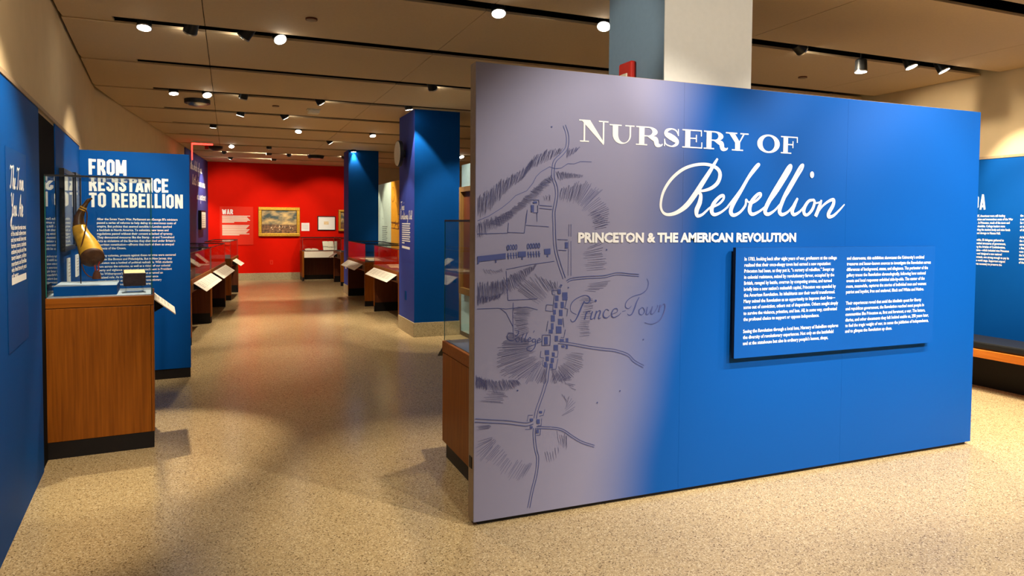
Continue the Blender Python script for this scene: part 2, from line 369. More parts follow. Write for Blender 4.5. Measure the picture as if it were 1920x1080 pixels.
# blanked ends of the slots beside the left wall
for y in SLOTS[6:14]:
    MB().hexa([(xl(y) + .02, y - .093), (-.83, y - .093), (-.83, y + .093), (xl(y) + .02, y + .093)], CE + .012, CE + .03).build('slot_cover', 'ceil', cl)

def wall_prism(p, q, t, z0, z1, mb=None):
    """wall between plan points p and q with its face on the line and thickness t to the left of p->q"""
    p = Vector(p); q = Vector(q); d = (q - p).normalized(); n = Vector((-d.y, d.x)) * t
    return (mb or MB()).hexa([tuple(p), tuple(q), tuple(q + n), tuple(p + n)], z0, z1)
P1, P2 = (xl(2.601), 2.601), (xl(9.6), 9.6)
P3 = (xl(20.02), 20.02)
wl = struct('wall_left', wall_prism(P1, P2, .2, 0, CE + .15), 'cream')
YB0, YB1 = 5.145, 5.93               # black opening in the blue facing
def wl_face(y0, y1, z0, z1, d=.01, mb=None):
    dn = Vector((1, .085)).normalized() * d
    a = Vector((xl(y0), y0)); b = Vector((xl(y1), y1)); return (mb or MB()).hexa([tuple(b), tuple(a), tuple(a + dn), tuple(b + dn)], z0, z1)
wl_face(2.61, YB0, .0, 2.29).build('blue_facing', 'blue', wl)
wl_face(YB1, 7.66, .0, 2.29).build('blue_facing', 'blue', wl)
tag(wl_face(YB0 + .002, YB1 - .002, 0, 2.27, .003).build('dark_recess', 'matblack', wl), 'black recess in the blue wall')
wl_face(2.61, 7.66, 2.29, 2.315, .016).build('top_rail', 'edge', wl)
struct('wall_left_return', MB().box((-3.0, 2.601, 0), (P1[0], 2.75, CE + .15)), 'cream')
Pm = (xl(16.3), 16.3)
wlf = struct('wall_left_far', wall_prism(P2, P3, .2, 0, CE + .15), 'cream')
dn2 = Vector((1, -.0914)).normalized() * .02
for n_, m_, ya, yb, za, zb in (('blue_facing', 'blue', 9.62, 16.3, 0, 2.29), ('navy_facing', 'navy', 16.3, 19.99, 0, CE - .01)):
    a = Vector((xl(ya), ya)); b = Vector((xl(yb), yb)); MB().hexa([tuple(b), tuple(a), tuple(a + dn2), tuple(b + dn2)], za, zb).build(n_, m_, wlf)
wf = struct('wall_far', MB().box((-3.2, 20.0, 0), (8, 20.2, CE + .15)), 'cream')
MB().box((xl(20) + .02, 19.985, 0), (3.2, 20.0, CE - .005)).build('red_facing', 'red', wf)
struct('baseboard_far', MB().box((xl(20) + .03, 19.95, 0), (3.2, 19.985, .187)), 'granite', bevel=.004)
wr = struct('wall_right', MB().box((XR, -5, 0), (XR + .2, 20, CE + .15)), 'cream')
MB().box((XR - .03, 1.0, .0), (XR, 7.4, 2.29)).build('blue_facing', 'blue', wr)
MB().box((XR - .035, 1.0, 2.29), (XR, 7.4, 2.315)).build('top_rail', 'edge', wr)
struct('wall_back', MB().box((-3.2, -5.2, 0), (7.4, -5, CE + .15)), 'cream')
struct('wall_left_near', MB().box((-3.2, -5, 0), (-3.0, 2.75, CE + .15)), 'cream')
# centre spine wall between the columns: pale blue, ochre and mint faces
sp = struct('wall_spine', MB().box((3.06, 10.4, 0), (3.16, 15.3, 2.41)), 'cream')
MB().box((3.045, 14.0, .0), (3.06, 15.3, 2.41)).build('mint_panel', 'mint', sp)
MB().box((3.045, 11.2, .0), (3.06, 13.995, 2.41)).build('ochre_panel', 'yellow', sp)
pl = Plane((3.045, 15.3, 0), (0, -1, 0), (0, 0, 1))
mb = MB()
for k in range(26):                                                   # branching line drawing on the ochre panel
    u = 1.32 + random.random() * 1.2; v = random.choice([random.uniform(.9, 1.2), random.uniform(1.45, 1.6), random.uniform(1.95, 2.35)])
    pts = [(u, v)]
    for j in range(3): pts.append((pts[-1][0] + random.uniform(.02, .14), pts[-1][1] + random.uniform(-.14, .1)))
    ribbon(mb, pl, pts, .012)
for v in (1.48, 1.58, 1.6): ribbon(mb, pl, [(1.32, v), (1.9, v - .02), (2.6, v + .01)], .012)
mb.build('line_drawing', 'woodd', sp)
mb = MB()
block_text(mb, pl, 'A', .42, 1.66, .03, .14)
for k in range(9): ribbon(mb, pl, [(.42, 1.5 - .04 * k), (.95 - .05 * (k % 3), 1.5 - .04 * k)], .016)
ribbon(mb, pl, [(.42, .98), (.9, .98)], .03)
mb.build('panel_text', 'skyline', sp)
sb = struct('wall_spine_near', MB().box((3.055, 5.2, 0), (3.15, 9.41, 2.41)), 'skyblue')
MB().box((3.05, 5.2, 0), (3.055, 9.40, .06)).build('black_base', 'black', sb)

# ---------------------------------------------------------------- columns
def column(x0, y0, x1, y1, front, left, label, plinth=True):
    t = thing('column', ((x0 + x1) / 2, (y0 + y1) / 2, 0), label, 'column'); o = t.location
    MB().box((x0, y0, .0), (x1, y1, CE - .002)).build('shaft', left, t, o)
    MB().box((x0 + .001, y0 - .006, .2 if plinth else 0), (x1, y0, CE - .004)).build('front_face', front, t, o)
    if plinth:
        MB().box((x0 - .012, y0 - .018, 0), (x1 + .012, y1 + .01, .20)).build('granite_plinth', 'granite', t, o, bevel=.004)
    return t
cw = column(2.40, 3.525, 3.05, 4.17, 'colwhite', 'greyblue', 'white column with grey-blue side rising behind the big title wall', False)
cm = column(2.372, 9.413, 3.022, 10.33, 'colblue', 'purple', 'large blue column with granite plinth and white script text on its side')
cf = column(2.40, 15.32, 3.05, 15.97, 'colblue', 'purple', 'far blue column standing near the red wall')
# print on the side of the middle column
pl = Plane((2.372, 10.33, 0), (0, -1, 0), (0, 0, 1), .002); o = cm.location
MB().poly([pl(.03, 1.05), pl(.90, 1.05), pl(.90, 1.95), pl(.03, 1.95)]).build('graphic_panel', M['purple'], cm, o)
pl = Plane((2.372, 10.33, 0), (0, -1, 0), (0, 0, 1), .004)
mb = MB(); hand_text(mb, pl, "Tom's", .10, 1.775, .13, .24); hand_text(mb, pl, 'Revolutionary Rebel', .08, 1.64, .12, .72)
mb.build('script_title', 'white', cm, o)
mb = MB()
for k in range(10): ribbon(mb, pl, [(.20, 1.575 - .031 * k), (.70 - (.34 if k == 9 else .03 * (k % 2)), 1.575 - .031 * k)], .016)
mb.build('body_text', 'white', cm, o)
mb = MB(); ribbon(mb, pl, [(.20, 1.235), (.68, 1.225)], .035); mb.build('credit_line', 'white', cm, o)
MB().box((2.362, 9.86, .47), (2.372, 9.94, .60)).build('outlet_plate', 'colblue', cm, o)
MB().box((2.392, 15.60, .55), (2.40, 15.72, .67)).build('outlet_plate', 'offwhite', cf, cf.location)
# clock seen edge-on on the column
ck = thing('wall_clock', (2.25, 9.98, 2.59), 'round ivory-faced clock standing off on a bracket on the blue column side', 'clock'); o = ck.location
MB().tube([(2.262, 9.98, 2.59), (2.252, 9.98, 2.59), (2.248, 9.98, 2.59)], [.178, .172, .13], 32).build('face', 'plastic', ck, o)
MB().tube([(2.31, 9.98, 2.59), (2.262, 9.98, 2.59)], [.188, .188], 32).build('rim', 'darkplastic', ck, o)
MB().tube([(2.31, 9.98, 2.59), (2.372, 9.98, 2.59)], [.06, .06], 16).build('bracket', 'darkplastic', ck, o)
# fire alarm on the white column
al = thing('fire_alarm', (2.40, 3.9, 2.5), 'red fire alarm strobe on the grey-blue side of white column', 'alarm'); o = al.location
MB().box((2.355, 3.82, 2.48), (2.399, 3.97, 2.635)).build('body', 'signred', al, o, bevel=.012)
MB().box((2.345, 3.855, 2.50), (2.357, 3.935, 2.56)).build('strobe_lens', 'plastic', al, o, bevel=.004)

# ---------------------------------------------------------------- title wall
PX0, PX1, PY, PT = 1.18, 5.035, 3.402, 2.43
tw = thing('title_wall', ((PX0 + PX1) / 2, PY + .045, 0), 'large freestanding blue and lavender title wall with old town map', 'display wall'); o = Vector((PX0, PY, 0))
tw.location = o
MB().box((PX0 + .03, PY + .02, 0), (PX1 - .03, PY + .075, .03)).build('toe_base', 'black', tw, o)
MB().box((PX0, PY + .008, .022), (PX1, PY + .092, PT)).build('core', 'edge', tw, o, bevel=.003)
for a, b in ((PX0, 2.465), (2.465, 3.75), (3.75, PX1)):
    MB().box((a + (.0004 if a > PX0 else 0), PY, .024), (b - (.0004 if b < PX1 else 0), PY + .008, PT - .004)).build('graphic_board', 'title', tw, o)
MB().box((PX0 - .004, PY + .03, .30), (PX0, PY + .07, .36)).build('cam_lock_plate', 'black', tw, o)
TP = Plane((0, PY, 0), (1, 0, 0), (0, 0, 1), .0012)
def tz(x0, y0, s):
    def f(x, y): h = hitY(x0 + x * s, y0 + y * s, PY); return (h.x, h.z)
    return f
Z1, Z2, Z3, Z4 = tz(860, 100, 400 / 1350), tz(860, 400, 400 / 1350), tz(860, 700, 400 / 1350), tz(1060, 190, 560 / 1920)
PXM = 400 / 1350 * .00285            # metres per traced pixel at the map

# --- map ---
lines = MB(); hat = MB(); LW = .0034
def tr(Zf, pts): return [Zf(*p) for p in pts]
def road(pts, hw, ends=True):
    V = [Vector(p) for p in pts]; P = []
    for i in range(len(V) - 1):
        p0 = V[max(i - 1, 0)]; p1 = V[i]; p2 = V[i + 1]; p3 = V[min(i + 2, len(V) - 1)]
        for k in range(4):
            t = k / 4; P.append(.5 * ((2 * p1) + (p2 - p0) * t + (2 * p0 - 5 * p1 + 4 * p2 - p3) * t * t + (3 * p1 - p0 - 3 * p2 + p3) * t ** 3))
    P.append(V[-1])
    for sgn in (-1, 1):
        q = []
        for i, p in enumerate(P):
            t = (P[min(i + 1, len(P) - 1)] - P[max(i - 1, 0)]).normalized(); q.append(p + Vector((-t.y, t.x)) * hw * sgn)
        ribbon(lines, TP, q, LW)
HW = .0075
road(tr(Z1, [(668, 455), (688, 520), (685, 590), (655, 635), (610, 680), (598, 730), (598, 790), (615, 840), (620, 900), (608, 970), (602, 1012)]) + tr(Z2, [(604, 60), (606, 150), (614, 235), (640, 330), (668, 412)]), HW)
road(tr(Z2, [(684, 432), (720, 415), (820, 405), (920, 400), (1000, 382), (1080, 388), (1140, 392)]), .006)
road(tr(Z2, [(650, 450), (640, 470)]), .004)
road(tr(Z2, [(630, 815), (720, 828), (830, 848), (920, 860), (990, 868), (1070, 895), (1110, 935), (1170, 968)]), .006)
road(tr(Z2, [(572, 950), (562, 1010), (556, 1060)]) + tr(Z3, [(548, 70), (530, 130), (495, 230), (484, 285)]), .0075)
road(tr(Z3, [(479, 345), (478, 400), (487, 480), (500, 540), (490, 640), (465, 740), (443, 850)]), .0065)
road(tr(Z3, [(104, 297), (200, 303), (300, 308), (380, 318), (430, 322), (470, 310)]), .0085)
road(tr(Z3, [(492, 342), (600, 346), (660, 360), (720, 400), (780, 435), (858, 460)]), .005)
for Zf, pts in ((Z1, [(120, 1060), (190, 1030), (270, 980), (320, 940), (360, 900), (430, 870), (470, 820), (490, 780), (520, 750), (575, 718), (610, 730), (650, 725), (690, 698), (730, 700), (770, 685), (840, 687)]),
                (Z2, [(115, 605), (180, 602), (250, 600), (300, 605), (370, 597), (430, 592), (500, 610)]), (Z2, [(260, 600), (300, 630), (330, 690), (345, 720)]),
                (Z2, [(345, 565), (342, 640), (345, 790)]), (Z2, [(300, 365), (312, 550), (420, 545), (500, 540)]), (Z2, [(300, 355), (450, 325), (605, 303)]),
                (Z2, [(315, 60), (310, 120), (415, 125), (430, 0)]), (Z2, [(118, 130), (310, 125)]), (Z2, [(425, 75), (570, 85)]), (Z2, [(625, 165), (690, 168)]), (Z2, [(628, 232), (680, 235)]),
                (Z1, [(434, 990), (425, 1075)]), (Z1, [(495, 1010), (495, 1065)]), (Z1, [(510, 962), (590, 968)]), (Z1, [(510, 980), (590, 988)]),
                (Z1, [(460, 928), (507, 928), (507, 958)]), (Z1, [(470, 1008), (500, 1008), (500, 960)]),
                (Z2, [(590, 487), (625, 487)]), (Z2, [(590, 487), (592, 512), (610, 515)]), (Z2, [(605, 520), (595, 620), (548, 615), (555, 578), (600, 580)]), (Z2, [(565, 680), (555, 745)]),
                (Z2, [(688, 530), (670, 600), (690, 605), (683, 650)]), (Z2, [(660, 660), (665, 720)]), (Z2, [(675, 735), (665, 785), (645, 785)]), (Z2, [(520, 870), (515, 910), (540, 915)]), (Z2, [(535, 925), (530, 960), (545, 970)]),
                (Z2, [(630, 870), (625, 910), (605, 910)]), (Z2, [(628, 920), (615, 985), (580, 990)]),
                (Z3, [(440, 265), (432, 305)]), (Z3, [(440, 265), (470, 265)]), (Z3, [(545, 228), (535, 265), (510, 270)]), (Z3, [(525, 285), (522, 330), (500, 330)]), (Z3, [(518, 350), (515, 390), (490, 392)]), (Z3, [(420, 355), (460, 352)])):
    ribbon(lines, TP, tr(Zf, pts), LW * .8)
def hatch(Zf, top, bot, n, jit=.0035, wd=.0018, slant=0):
    def at(c, t):
        t = max(0, min(.9999, t)) * (len(c) - 1); i = int(t); f = t - i
        return (c[i][0] * (1 - f) + c[i + 1][0] * f, c[i][1] * (1 - f) + c[i + 1][1] * f)
    T = tr(Zf, top); B = tr(Zf, bot)
    for k in range(n):
        t = (k + random.uniform(-.3, .3)) / n; e = random.uniform(-.08, .18)
        a = Vector(at(T, t)); b = Vector(at(B, t + slant)); d = b - a
        p = a + d * random.uniform(-.05, .2); q = b - d * e
        ribbon(hat, TP, [p + Vector((random.uniform(-jit, jit), 0)), (p + q) / 2 + Vector((random.uniform(-jit, jit), 0)), q], [wd, wd, wd * .5])
hatch(Z1, [(120, 905), (200, 860), (270, 800), (350, 760), (430, 710), (480, 650), (560, 610), (660, 600)], [(120, 1040), (190, 1000), (260, 930), (330, 850), (400, 800), (450, 740), (540, 690), (640, 640)], 105)
hatch(Z1, [(690, 605), (775, 588)], [(680, 668), (745, 622)], 16)
hatch(Z1, [(190, 1075), (330, 985), (420, 905), (500, 830), (585, 765)], [(280, 1090), (390, 995), (480, 925), (560, 845), (605, 800)], 75)
hatch(Z1, [(615, 742), (700, 755), (790, 768)], [(630, 805), (700, 795), (785, 785)], 34)
hatch(Z1, [(650, 850), (720, 825), (800, 800), (860, 850), (910, 870)], [(635, 925), (690, 940), (740, 945), (770, 960), (790, 990)], 36)
hatch(Z1, [(910, 890), (930, 960), (965, 1010), (950, 1080)], [(790, 990), (820, 1020), (840, 1050), (850, 1080)], 14)
hatch(Z1, [(540, 895), (590, 890)], [(540, 940), (590, 945)], 5)
hatch(Z2, [(120, 60), (220, 20), (340, -20)], [(120, 165), (240, 95), (350, 20)], 42)
hatch(Z2, [(118, 440), (220, 430), (300, 405), (380, 365), (500, 318)], [(118, 575), (230, 550), (330, 500), (410, 430), (480, 350)], 90)
hatch(Z2, [(118, 520), (200, 525), (280, 500)], [(118, 585), (190, 560), (260, 535)], 40)
hatch(Z2, [(880, -20), (900, 20), (960, 50), (940, 100)], [(830, 0), (840, 50), (850, 85), (860, 110)], 11)
hatch(Z2, [(900, 180), (930, 250), (945, 310), (930, 360)], [(800, 225), (795, 265), (800, 320), (820, 372)], 13)
hatch(Z2, [(960, 425), (930, 470), (850, 505)], [(830, 445), (815, 475), (780, 492)], 7)
hatch(Z2, [(860, 540), (850, 600), (830, 700), (830, 780)], [(760, 530), (790, 610), (750, 700), (760, 790)], 22)
hatch(Z2, [(480, 380), (560, 420), (630, 430)], [(560, 500), (605, 500), (632, 478)], 14)
hatch(Z2, [(345, 470), (400, 430), (480, 390)], [(500, 570), (530, 540), (560, 510)], 13)
hatch(Z2, [(350, 590), (345, 650), (350, 720), (380, 790)], [(470, 600), (450, 650), (440, 700), (450, 760)], 24)
hatch(Z2, [(310, 750), (250, 830), (230, 930), (280, 1030), (400, 1070)], [(440, 800), (450, 830), (470, 870), (490, 920), (530, 950)], 44)
hatch(Z2, [(420, 1075), (500, 1078), (560, 1078)], [(500, 940), (540, 985), (555, 985)], 16)
hatch(Z2, [(600, 1075), (680, 1078), (720, 1040), (780, 980), (800, 880)], [(585, 985), (620, 985), (640, 960), (660, 930), (700, 870)], 30)
hatch(Z2, [(150, 345), (230, 360), (280, 345)], [(180, 390), (250, 380), (290, 370)], 10)
hatch(Z3, [(110, 10), (200, 42), (300, 38), (370, 42)], [(110, 85), (230, 122), (330, 105), (395, 70)], 62)
hatch(Z3, [(110, 20), (150, 30), (180, 45)], [(110, 100), (150, 95), (180, 110)], 26)
hatch(Z3, [(300, 125), (305, 155), (260, 200)], [(190, 115), (170, 150), (130, 190)], 8)
hatch(Z3, [(600, 0), (660, -10), (720, 30), (750, 130)], [(580, 60), (610, 65), (660, 40), (700, 90)], 14)
hatch(Z3, [(650, 130), (740, 160), (740, 250)], [(690, 180), (665, 240), (650, 280)], 8)
hatch(Z3, [(620, 370), (670, 375), (690, 400)], [(640, 460), (670, 470), (690, 480)], 7)
hatch(Z3, [(540, 500), (590, 480), (640, 460)], [(555, 560), (600, 555), (640, 500)], 6)
hatch(Z3, [(225, 400), (230, 430), (280, 480), (340, 540), (430, 560), (470, 570)], [(110, 430), (120, 560), (210, 560), (270, 640), (350, 690), (430, 640)], 30)
hatch(Z3, [(210, 325), (205, 350)], [(115, 335), (115, 365)], 5)
for u in (697, 710):
    for k in range(46):
        if 10 < k < 15: continue
        p = Z2(u - (k * .12 if u == 697 else 0), 72 + k * 7.1); disc(lines, TP, p, .0022, n=6)
for p in (Z1(588, 465), Z2(693, 470), Z2(650, 455), Z2(1168, 797), Z3(372, 108), Z3(1020, 110), Z3(876, 184), Z2(935, 230)): disc(lines, TP, p, .0045, n=10)
for g in (range(0, 4), range(7, 12)):                                  # tents and trees by the army blocks
    for k in g:
        x = 312 + k * 17 + (8 if k > 5 else 0); yo = (k - 4) * -1.2
        ribbon(lines, TP, tr(Z2, [(x, 246 + yo), (x + 3, 284 + yo)]), .006); ribbon(lines, TP, tr(Z2, [(x - 6, 266 + yo), (x + 9, 263 + yo)]), .004)
        ribbon(lines, TP, [Vector(Z2(x, 212 + yo)) + Vector((.0055 * math.cos(a * math.pi / 5), .013 * math.sin(a * math.pi / 5))) for a in range(11)], .0045)
lines.build('map_line_drawing', 'ink', tw, o)
hat.build('map_hatching', 'inkhatch', tw, o)
blocks = MB()
def fill(Zf, x0, y0, x1, y1, sl=0): TP.bump(2); blocks.poly([TP(*Zf(x0, y1)), TP(*Zf(x1, y1 - sl)), TP(*Zf(x1, y0 - sl)), TP(*Zf(x0, y0))])
for r in ((625, 480, 645, 510), (610, 520, 632, 555), (605, 565, 625, 600), (597, 610, 615, 640), (583, 645, 608, 685), (583, 695, 600, 735), (570, 735, 595, 760), (655, 500, 688, 550), (645, 560, 665, 600), (635, 610, 657, 650),
          (628, 668, 655, 705), (615, 715, 650, 760), (607, 775, 628, 810), (640, 795, 665, 815), (677, 790, 693, 815), (600, 832, 628, 868), (650, 835, 670, 850), (677, 832, 690, 858), (590, 880, 607, 905), (583, 915, 602, 945), (575, 950, 595, 980),
          (545, 865, 572, 895), (550, 905, 570, 935), (540, 940, 557, 975), (540, 782, 563, 828), (672, 183, 690, 222)): fill(Z2, *r)
fill(Z2, 118, 272, 297, 308, 20); fill(Z2, 375, 243, 425, 278, 3); fill(Z2, 540, 226, 580, 262, 4)
for x, y in ((123, 310), (235, 302), (402, 282), (562, 266)): fill(Z2, x - 5, y - 4, x + 4, y + 10)
for r in ((457, 960, 475, 1005), (470, 937, 495, 950)): fill(Z1, *r)
for r in ((450, 285, 470, 300), (508, 238, 527, 252), (492, 290, 512, 318), (450, 333, 467, 348), (490, 355, 507, 378)): fill(Z3, *r)
blocks.build('map_buildings', 'ink', tw, o)
co = MB(); ribbon(co, TP, tr(Z2, [(528, 770), (580, 768), (578, 833), (527, 836), (528, 770)]), LW)
co.build('map_college_outline', 'ink', tw, o)
nm = MB()
def script(mb, Zf, strokes, k, sm=5):
    for pts, wd in strokes:
        if not hasattr(wd, '__len__'): wd = [wd] * len(pts)
        ribbon(mb, TP, tr(Zf, pts), [x * k for x in wd], sm)
TH, TK = 3.5, 9
script(nm, Z2, [
    ([(795, 556), (780, 585), (765, 620), (750, 655), (733, 682), (716, 686), (706, 670)], [TK, TK, TK + 3, TK, 7, 5, 4]),
    ([(745, 640), (712, 622), (707, 590), (722, 558), (758, 532), (800, 519), (826, 530), (830, 552), (812, 568), (792, 560)], [4, TH, 4, 5, 5, 5, 8, 8, 5, 4]),
    ([(808, 622), (796, 672)], TK), ([(800, 645), (818, 622), (832, 624)], [3, 5, 6]),
    ([(846, 620), (834, 664), (846, 668), (860, 655)], [TK, TK, 5, 3]),
    ([(872, 617), (858, 668)], TK), ([(862, 645), (884, 617), (896, 622), (884, 664), (900, 660)], [3, 5, TK, TK, 3]),
    ([(950, 615), (932, 607), (915, 632), (918, 656), (938, 660), (956, 645)], [5, 4, TK, TK, 5, 3]),
    ([(968, 638), (1002, 622), (1000, 602), (978, 608), (966, 638), (978, 658), (1010, 645), (1026, 628)], [3, 4, 5, 6, TK, 6, 4, 3]),
    ([(1034, 622), (1056, 616)], 4),
    ([(1142, 530), (1126, 560), (1112, 600), (1096, 636), (1078, 645), (1066, 635)], [5, TK, TK + 2, TK, 5, 3]),
    ([(1190, 412), (1200, 440), (1190, 480), (1158, 508), (1118, 520), (1085, 535), (1058, 565), (1056, 594), (1076, 602), (1092, 585)], [3, 4, 5, 6, 5, 4, 5, 6, 4, 3]),
    ([(1160, 596), (1142, 612), (1144, 636), (1162, 640), (1176, 618), (1166, 597), (1155, 598)], [5, TK, 7, 4, 7, 5, 4]),
    ([(1194, 592), (1186, 634), (1200, 636), (1222, 600)], [6, TK, 5, 3]), ([(1226, 588), (1216, 632), (1232, 632), (1256, 596), (1258, 580)], [6, TK, 5, 3, 4]),
    ([(1276, 578), (1266, 622)], TK), ([(1270, 604), (1294, 574), (1306, 582), (1298, 628), (1270, 676), (1220, 700), (1175, 690)], [3, 5, TK, TK, 6, 4, 3])], PXM)
disc(nm, TP, Z2(866, 553), .007, n=10)
script(nm, Z2, [
    ([(352, 738), (378, 745), (372, 768), (355, 775)], [3, 4, 5, 3]), ([(350, 760), (322, 757), (306, 775), (312, 798), (340, 806), (358, 795)], [3, 4, 5, 6, 4, 3]),
    ([(372, 785), (360, 796), (368, 812), (382, 806), (384, 790), (372, 785)], [4, 6, 5, 4, 4, 4]), ([(412, 760), (398, 790), (396, 812), (408, 808)], [4, 6, 5, 3]), ([(434, 755), (420, 790), (418, 810), (430, 806)], [4, 6, 5, 3]),
    ([(436, 800), (456, 794), (450, 784), (438, 798), (442, 812), (462, 804)], [3, 4, 4, 6, 5, 3]), ([(482, 794), (466, 798), (468, 814), (484, 808), (486, 795), (484, 838), (462, 868), (436, 866), (432, 850), (460, 838), (500, 820)], [4, 6, 5, 4, 5, 6, 5, 4, 4, 3, 3]),
    ([(498, 806), (516, 800), (510, 790), (498, 804), (502, 818), (526, 808)], [3, 4, 4, 6, 5, 3]), ([(478, 742), (470, 756)], [5, 3])], PXM)
tag(nm.build('map_place_names', 'ink', tw, o), None)

# --- NURSERY OF in a wide modern-face roman ---
ti = MB(); TP2 = Plane((0, PY, 0), (1, 0, 0), (0, 0, 1), .0018)
BZ = 2.048
def bar(x0, z0, x1, z1): TP2.bump(2); ti.poly([TP2(x0, z0), TP2(x1, z0), TP2(x1, z1), TP2(x0, z1)])
def slant(xa, xb, wd, z0, z1): ti.poly([TP2(xb, z0), TP2(xb + wd, z0), TP2(xa + wd, z1), TP2(xa, z1)])
HS, TN = .007, .010
def serif(x0, x1, z, top): bar(x0, z - (HS if top else 0), x1, z + (0 if top else HS))
def arc(cx, cz, rx, rz, irx, irz, a0, a1, n=22, ci=None):
    ci = ci or (cx, cz); vs = []; TP2.bump(2)
    for k in range(n + 1):
        a = math.radians(a0 + (a1 - a0) * k / n)
        vs += [TP2(cx + rx * math.cos(a), cz + rz * math.sin(a)), TP2(ci[0] + irx * math.cos(a), ci[1] + irz * math.sin(a))]
    ti.add(vs, [(2 * i, 2 * i + 1, 2 * i + 3, 2 * i + 2) for i in range(n)])
def letter(c, x0, x1, h):
    w_ = x1 - x0; z = BZ; t = z + h; st = .036
    if c == 'N':
        s = .05; bar(x0 + .022, z, x0 + .022 + TN, t); bar(x1 - .026 - TN, z, x1 - .026, t)
        TP2.bump(2); ti.poly([TP2(x1 - .03, z - .012), TP2(x1 - .026, z), TP2(x0 + .062, t), TP2(x0 + .004, t)])
        serif(x0, x0 + .056, z, False); serif(x1 - .062, x1, t, True); serif(x0 - .006, x0 + .05, t, True)
    elif c == 'U':
        r = .052; bar(x0 + .02, z + r, x0 + .02 + st, t); bar(x1 - .022 - TN, z + r, x1 - .022, t)
        xa, xb = x0 + .02, x1 - .022; cx = (xa + xb) / 2; ia, ib = xa + st, xb - TN
        arc(cx, z + r, (xb - xa) / 2, r, (ib - ia) / 2, r - HS * 1.2, 180, 360, ci=((ia + ib) / 2, z + r))
        serif(x0, x0 + .078, t, True); serif(x1 - .06, x1, t, True)
    elif c == 'R':
        bar(x0 + .02, z, x0 + .02 + st, t); serif(x0, x0 + .075, z, False)
        bx = x0 + .02 + st; rr = h * .265; cz = t - rr
        bar(x0, t - HS, bx + .025, t); bar(bx, t - 2 * rr, bx + .025, t - 2 * rr + HS)
        arc(bx + .025, cz, w_ * .36, rr, w_ * .36 - st, rr - HS, -90, 90)
        ribbon(ti, TP2, [(bx + .02, t - 2 * rr + .004), (bx + .05, t - 2 * rr - .006), (x1 - .044, z + .035), (x1 - .034, z + .008), (x1 - .008, z + .004), (x1 + .004, z + .014)], [.006, .022, .034, .03, .012, .005], 5)
    elif c == 'S':
        xc = (x0 + x1) / 2; hw = w_ / 2 - .008
        ribbon(ti, TP2, [(x1 - .014, t - .036), (x1 - .03, t - .012), (xc, t - .004), (x0 + .028, t - .014), (x0 + .022, t - .034), (xc - .012, z + h * .56), (xc + .016, z + h * .44), (x1 - .022, z + .032), (x1 - .03, z + .014), (xc, z + .003), (x0 + .022, z + .014), (x0 + .012, z + .04)],
               [.007, .008, .008, .018, .026, .036, .036, .026, .018, .008, .008, .007], 5)
        bar(x1 - .018, t - .042, x1 - .011, t - .002); bar(x0 + .008, z + .002, x0 + .015, z + .044)
    elif c in 'EF':
        bar(x0 + .02, z, x0 + .02 + st, t); bar(x0, t - HS, x1 - .004, t); bar(x0 + .05, z + h * .5, x1 - .04, z + h * .5 + HS)
        bar(x1 - .011, t - .036, x1 - .004, t); bar(x1 - .046, z + h * .5 - .018, x1 - .039, z + h * .5 + .025)
        if c == 'E': bar(x0, z, x1, z + HS); bar(x1 - .007, z, x1, z + .036)
        else: serif(x0, x0 + .085, z, False)
    elif c == 'Y':
        xm = (x0 + x1) / 2 + .004; bar(xm - st / 2, z, xm + st / 2, z + h * .48); serif(xm - .042, xm + .042, z, False)
        TP2.bump(2); ti.poly([TP2(xm - st / 2, z + h * .44), TP2(xm + st / 2, z + h * .46), TP2(x0 + .062, t), TP2(x0 + .02, t)])
        TP2.bump(2); ti.poly([TP2(xm + st / 2 - .010, z + h * .45), TP2(xm + st / 2, z + h * .46), TP2(x1 - .026, t), TP2(x1 - .037, t)])
        serif(x0, x0 + .085, t, True); serif(x1 - .062, x1, t, True)
    elif c == 'O':
        cx, cz = (x0 + x1) / 2, z + h / 2; arc(cx, cz, w_ / 2, h / 2 + .003, w_ / 2 - .040, h / 2 - HS, 0, 360, 40)
for c, za, zb, hh in (('N', 93, 275, .121), ('U', 282, 442, .107), ('R', 453, 620, .107), ('S', 625, 737, .107), ('E', 750, 878, .107), ('R', 888, 1040, .107), ('Y', 1030, 1175, .107), ('O', 1233, 1377, .107), ('F', 1385, 1495, .107)):
    letter(c, Z4(za, 230)[0], Z4(zb, 260)[0], hh)
ti.build('title_lettering', 'white', tw, o)
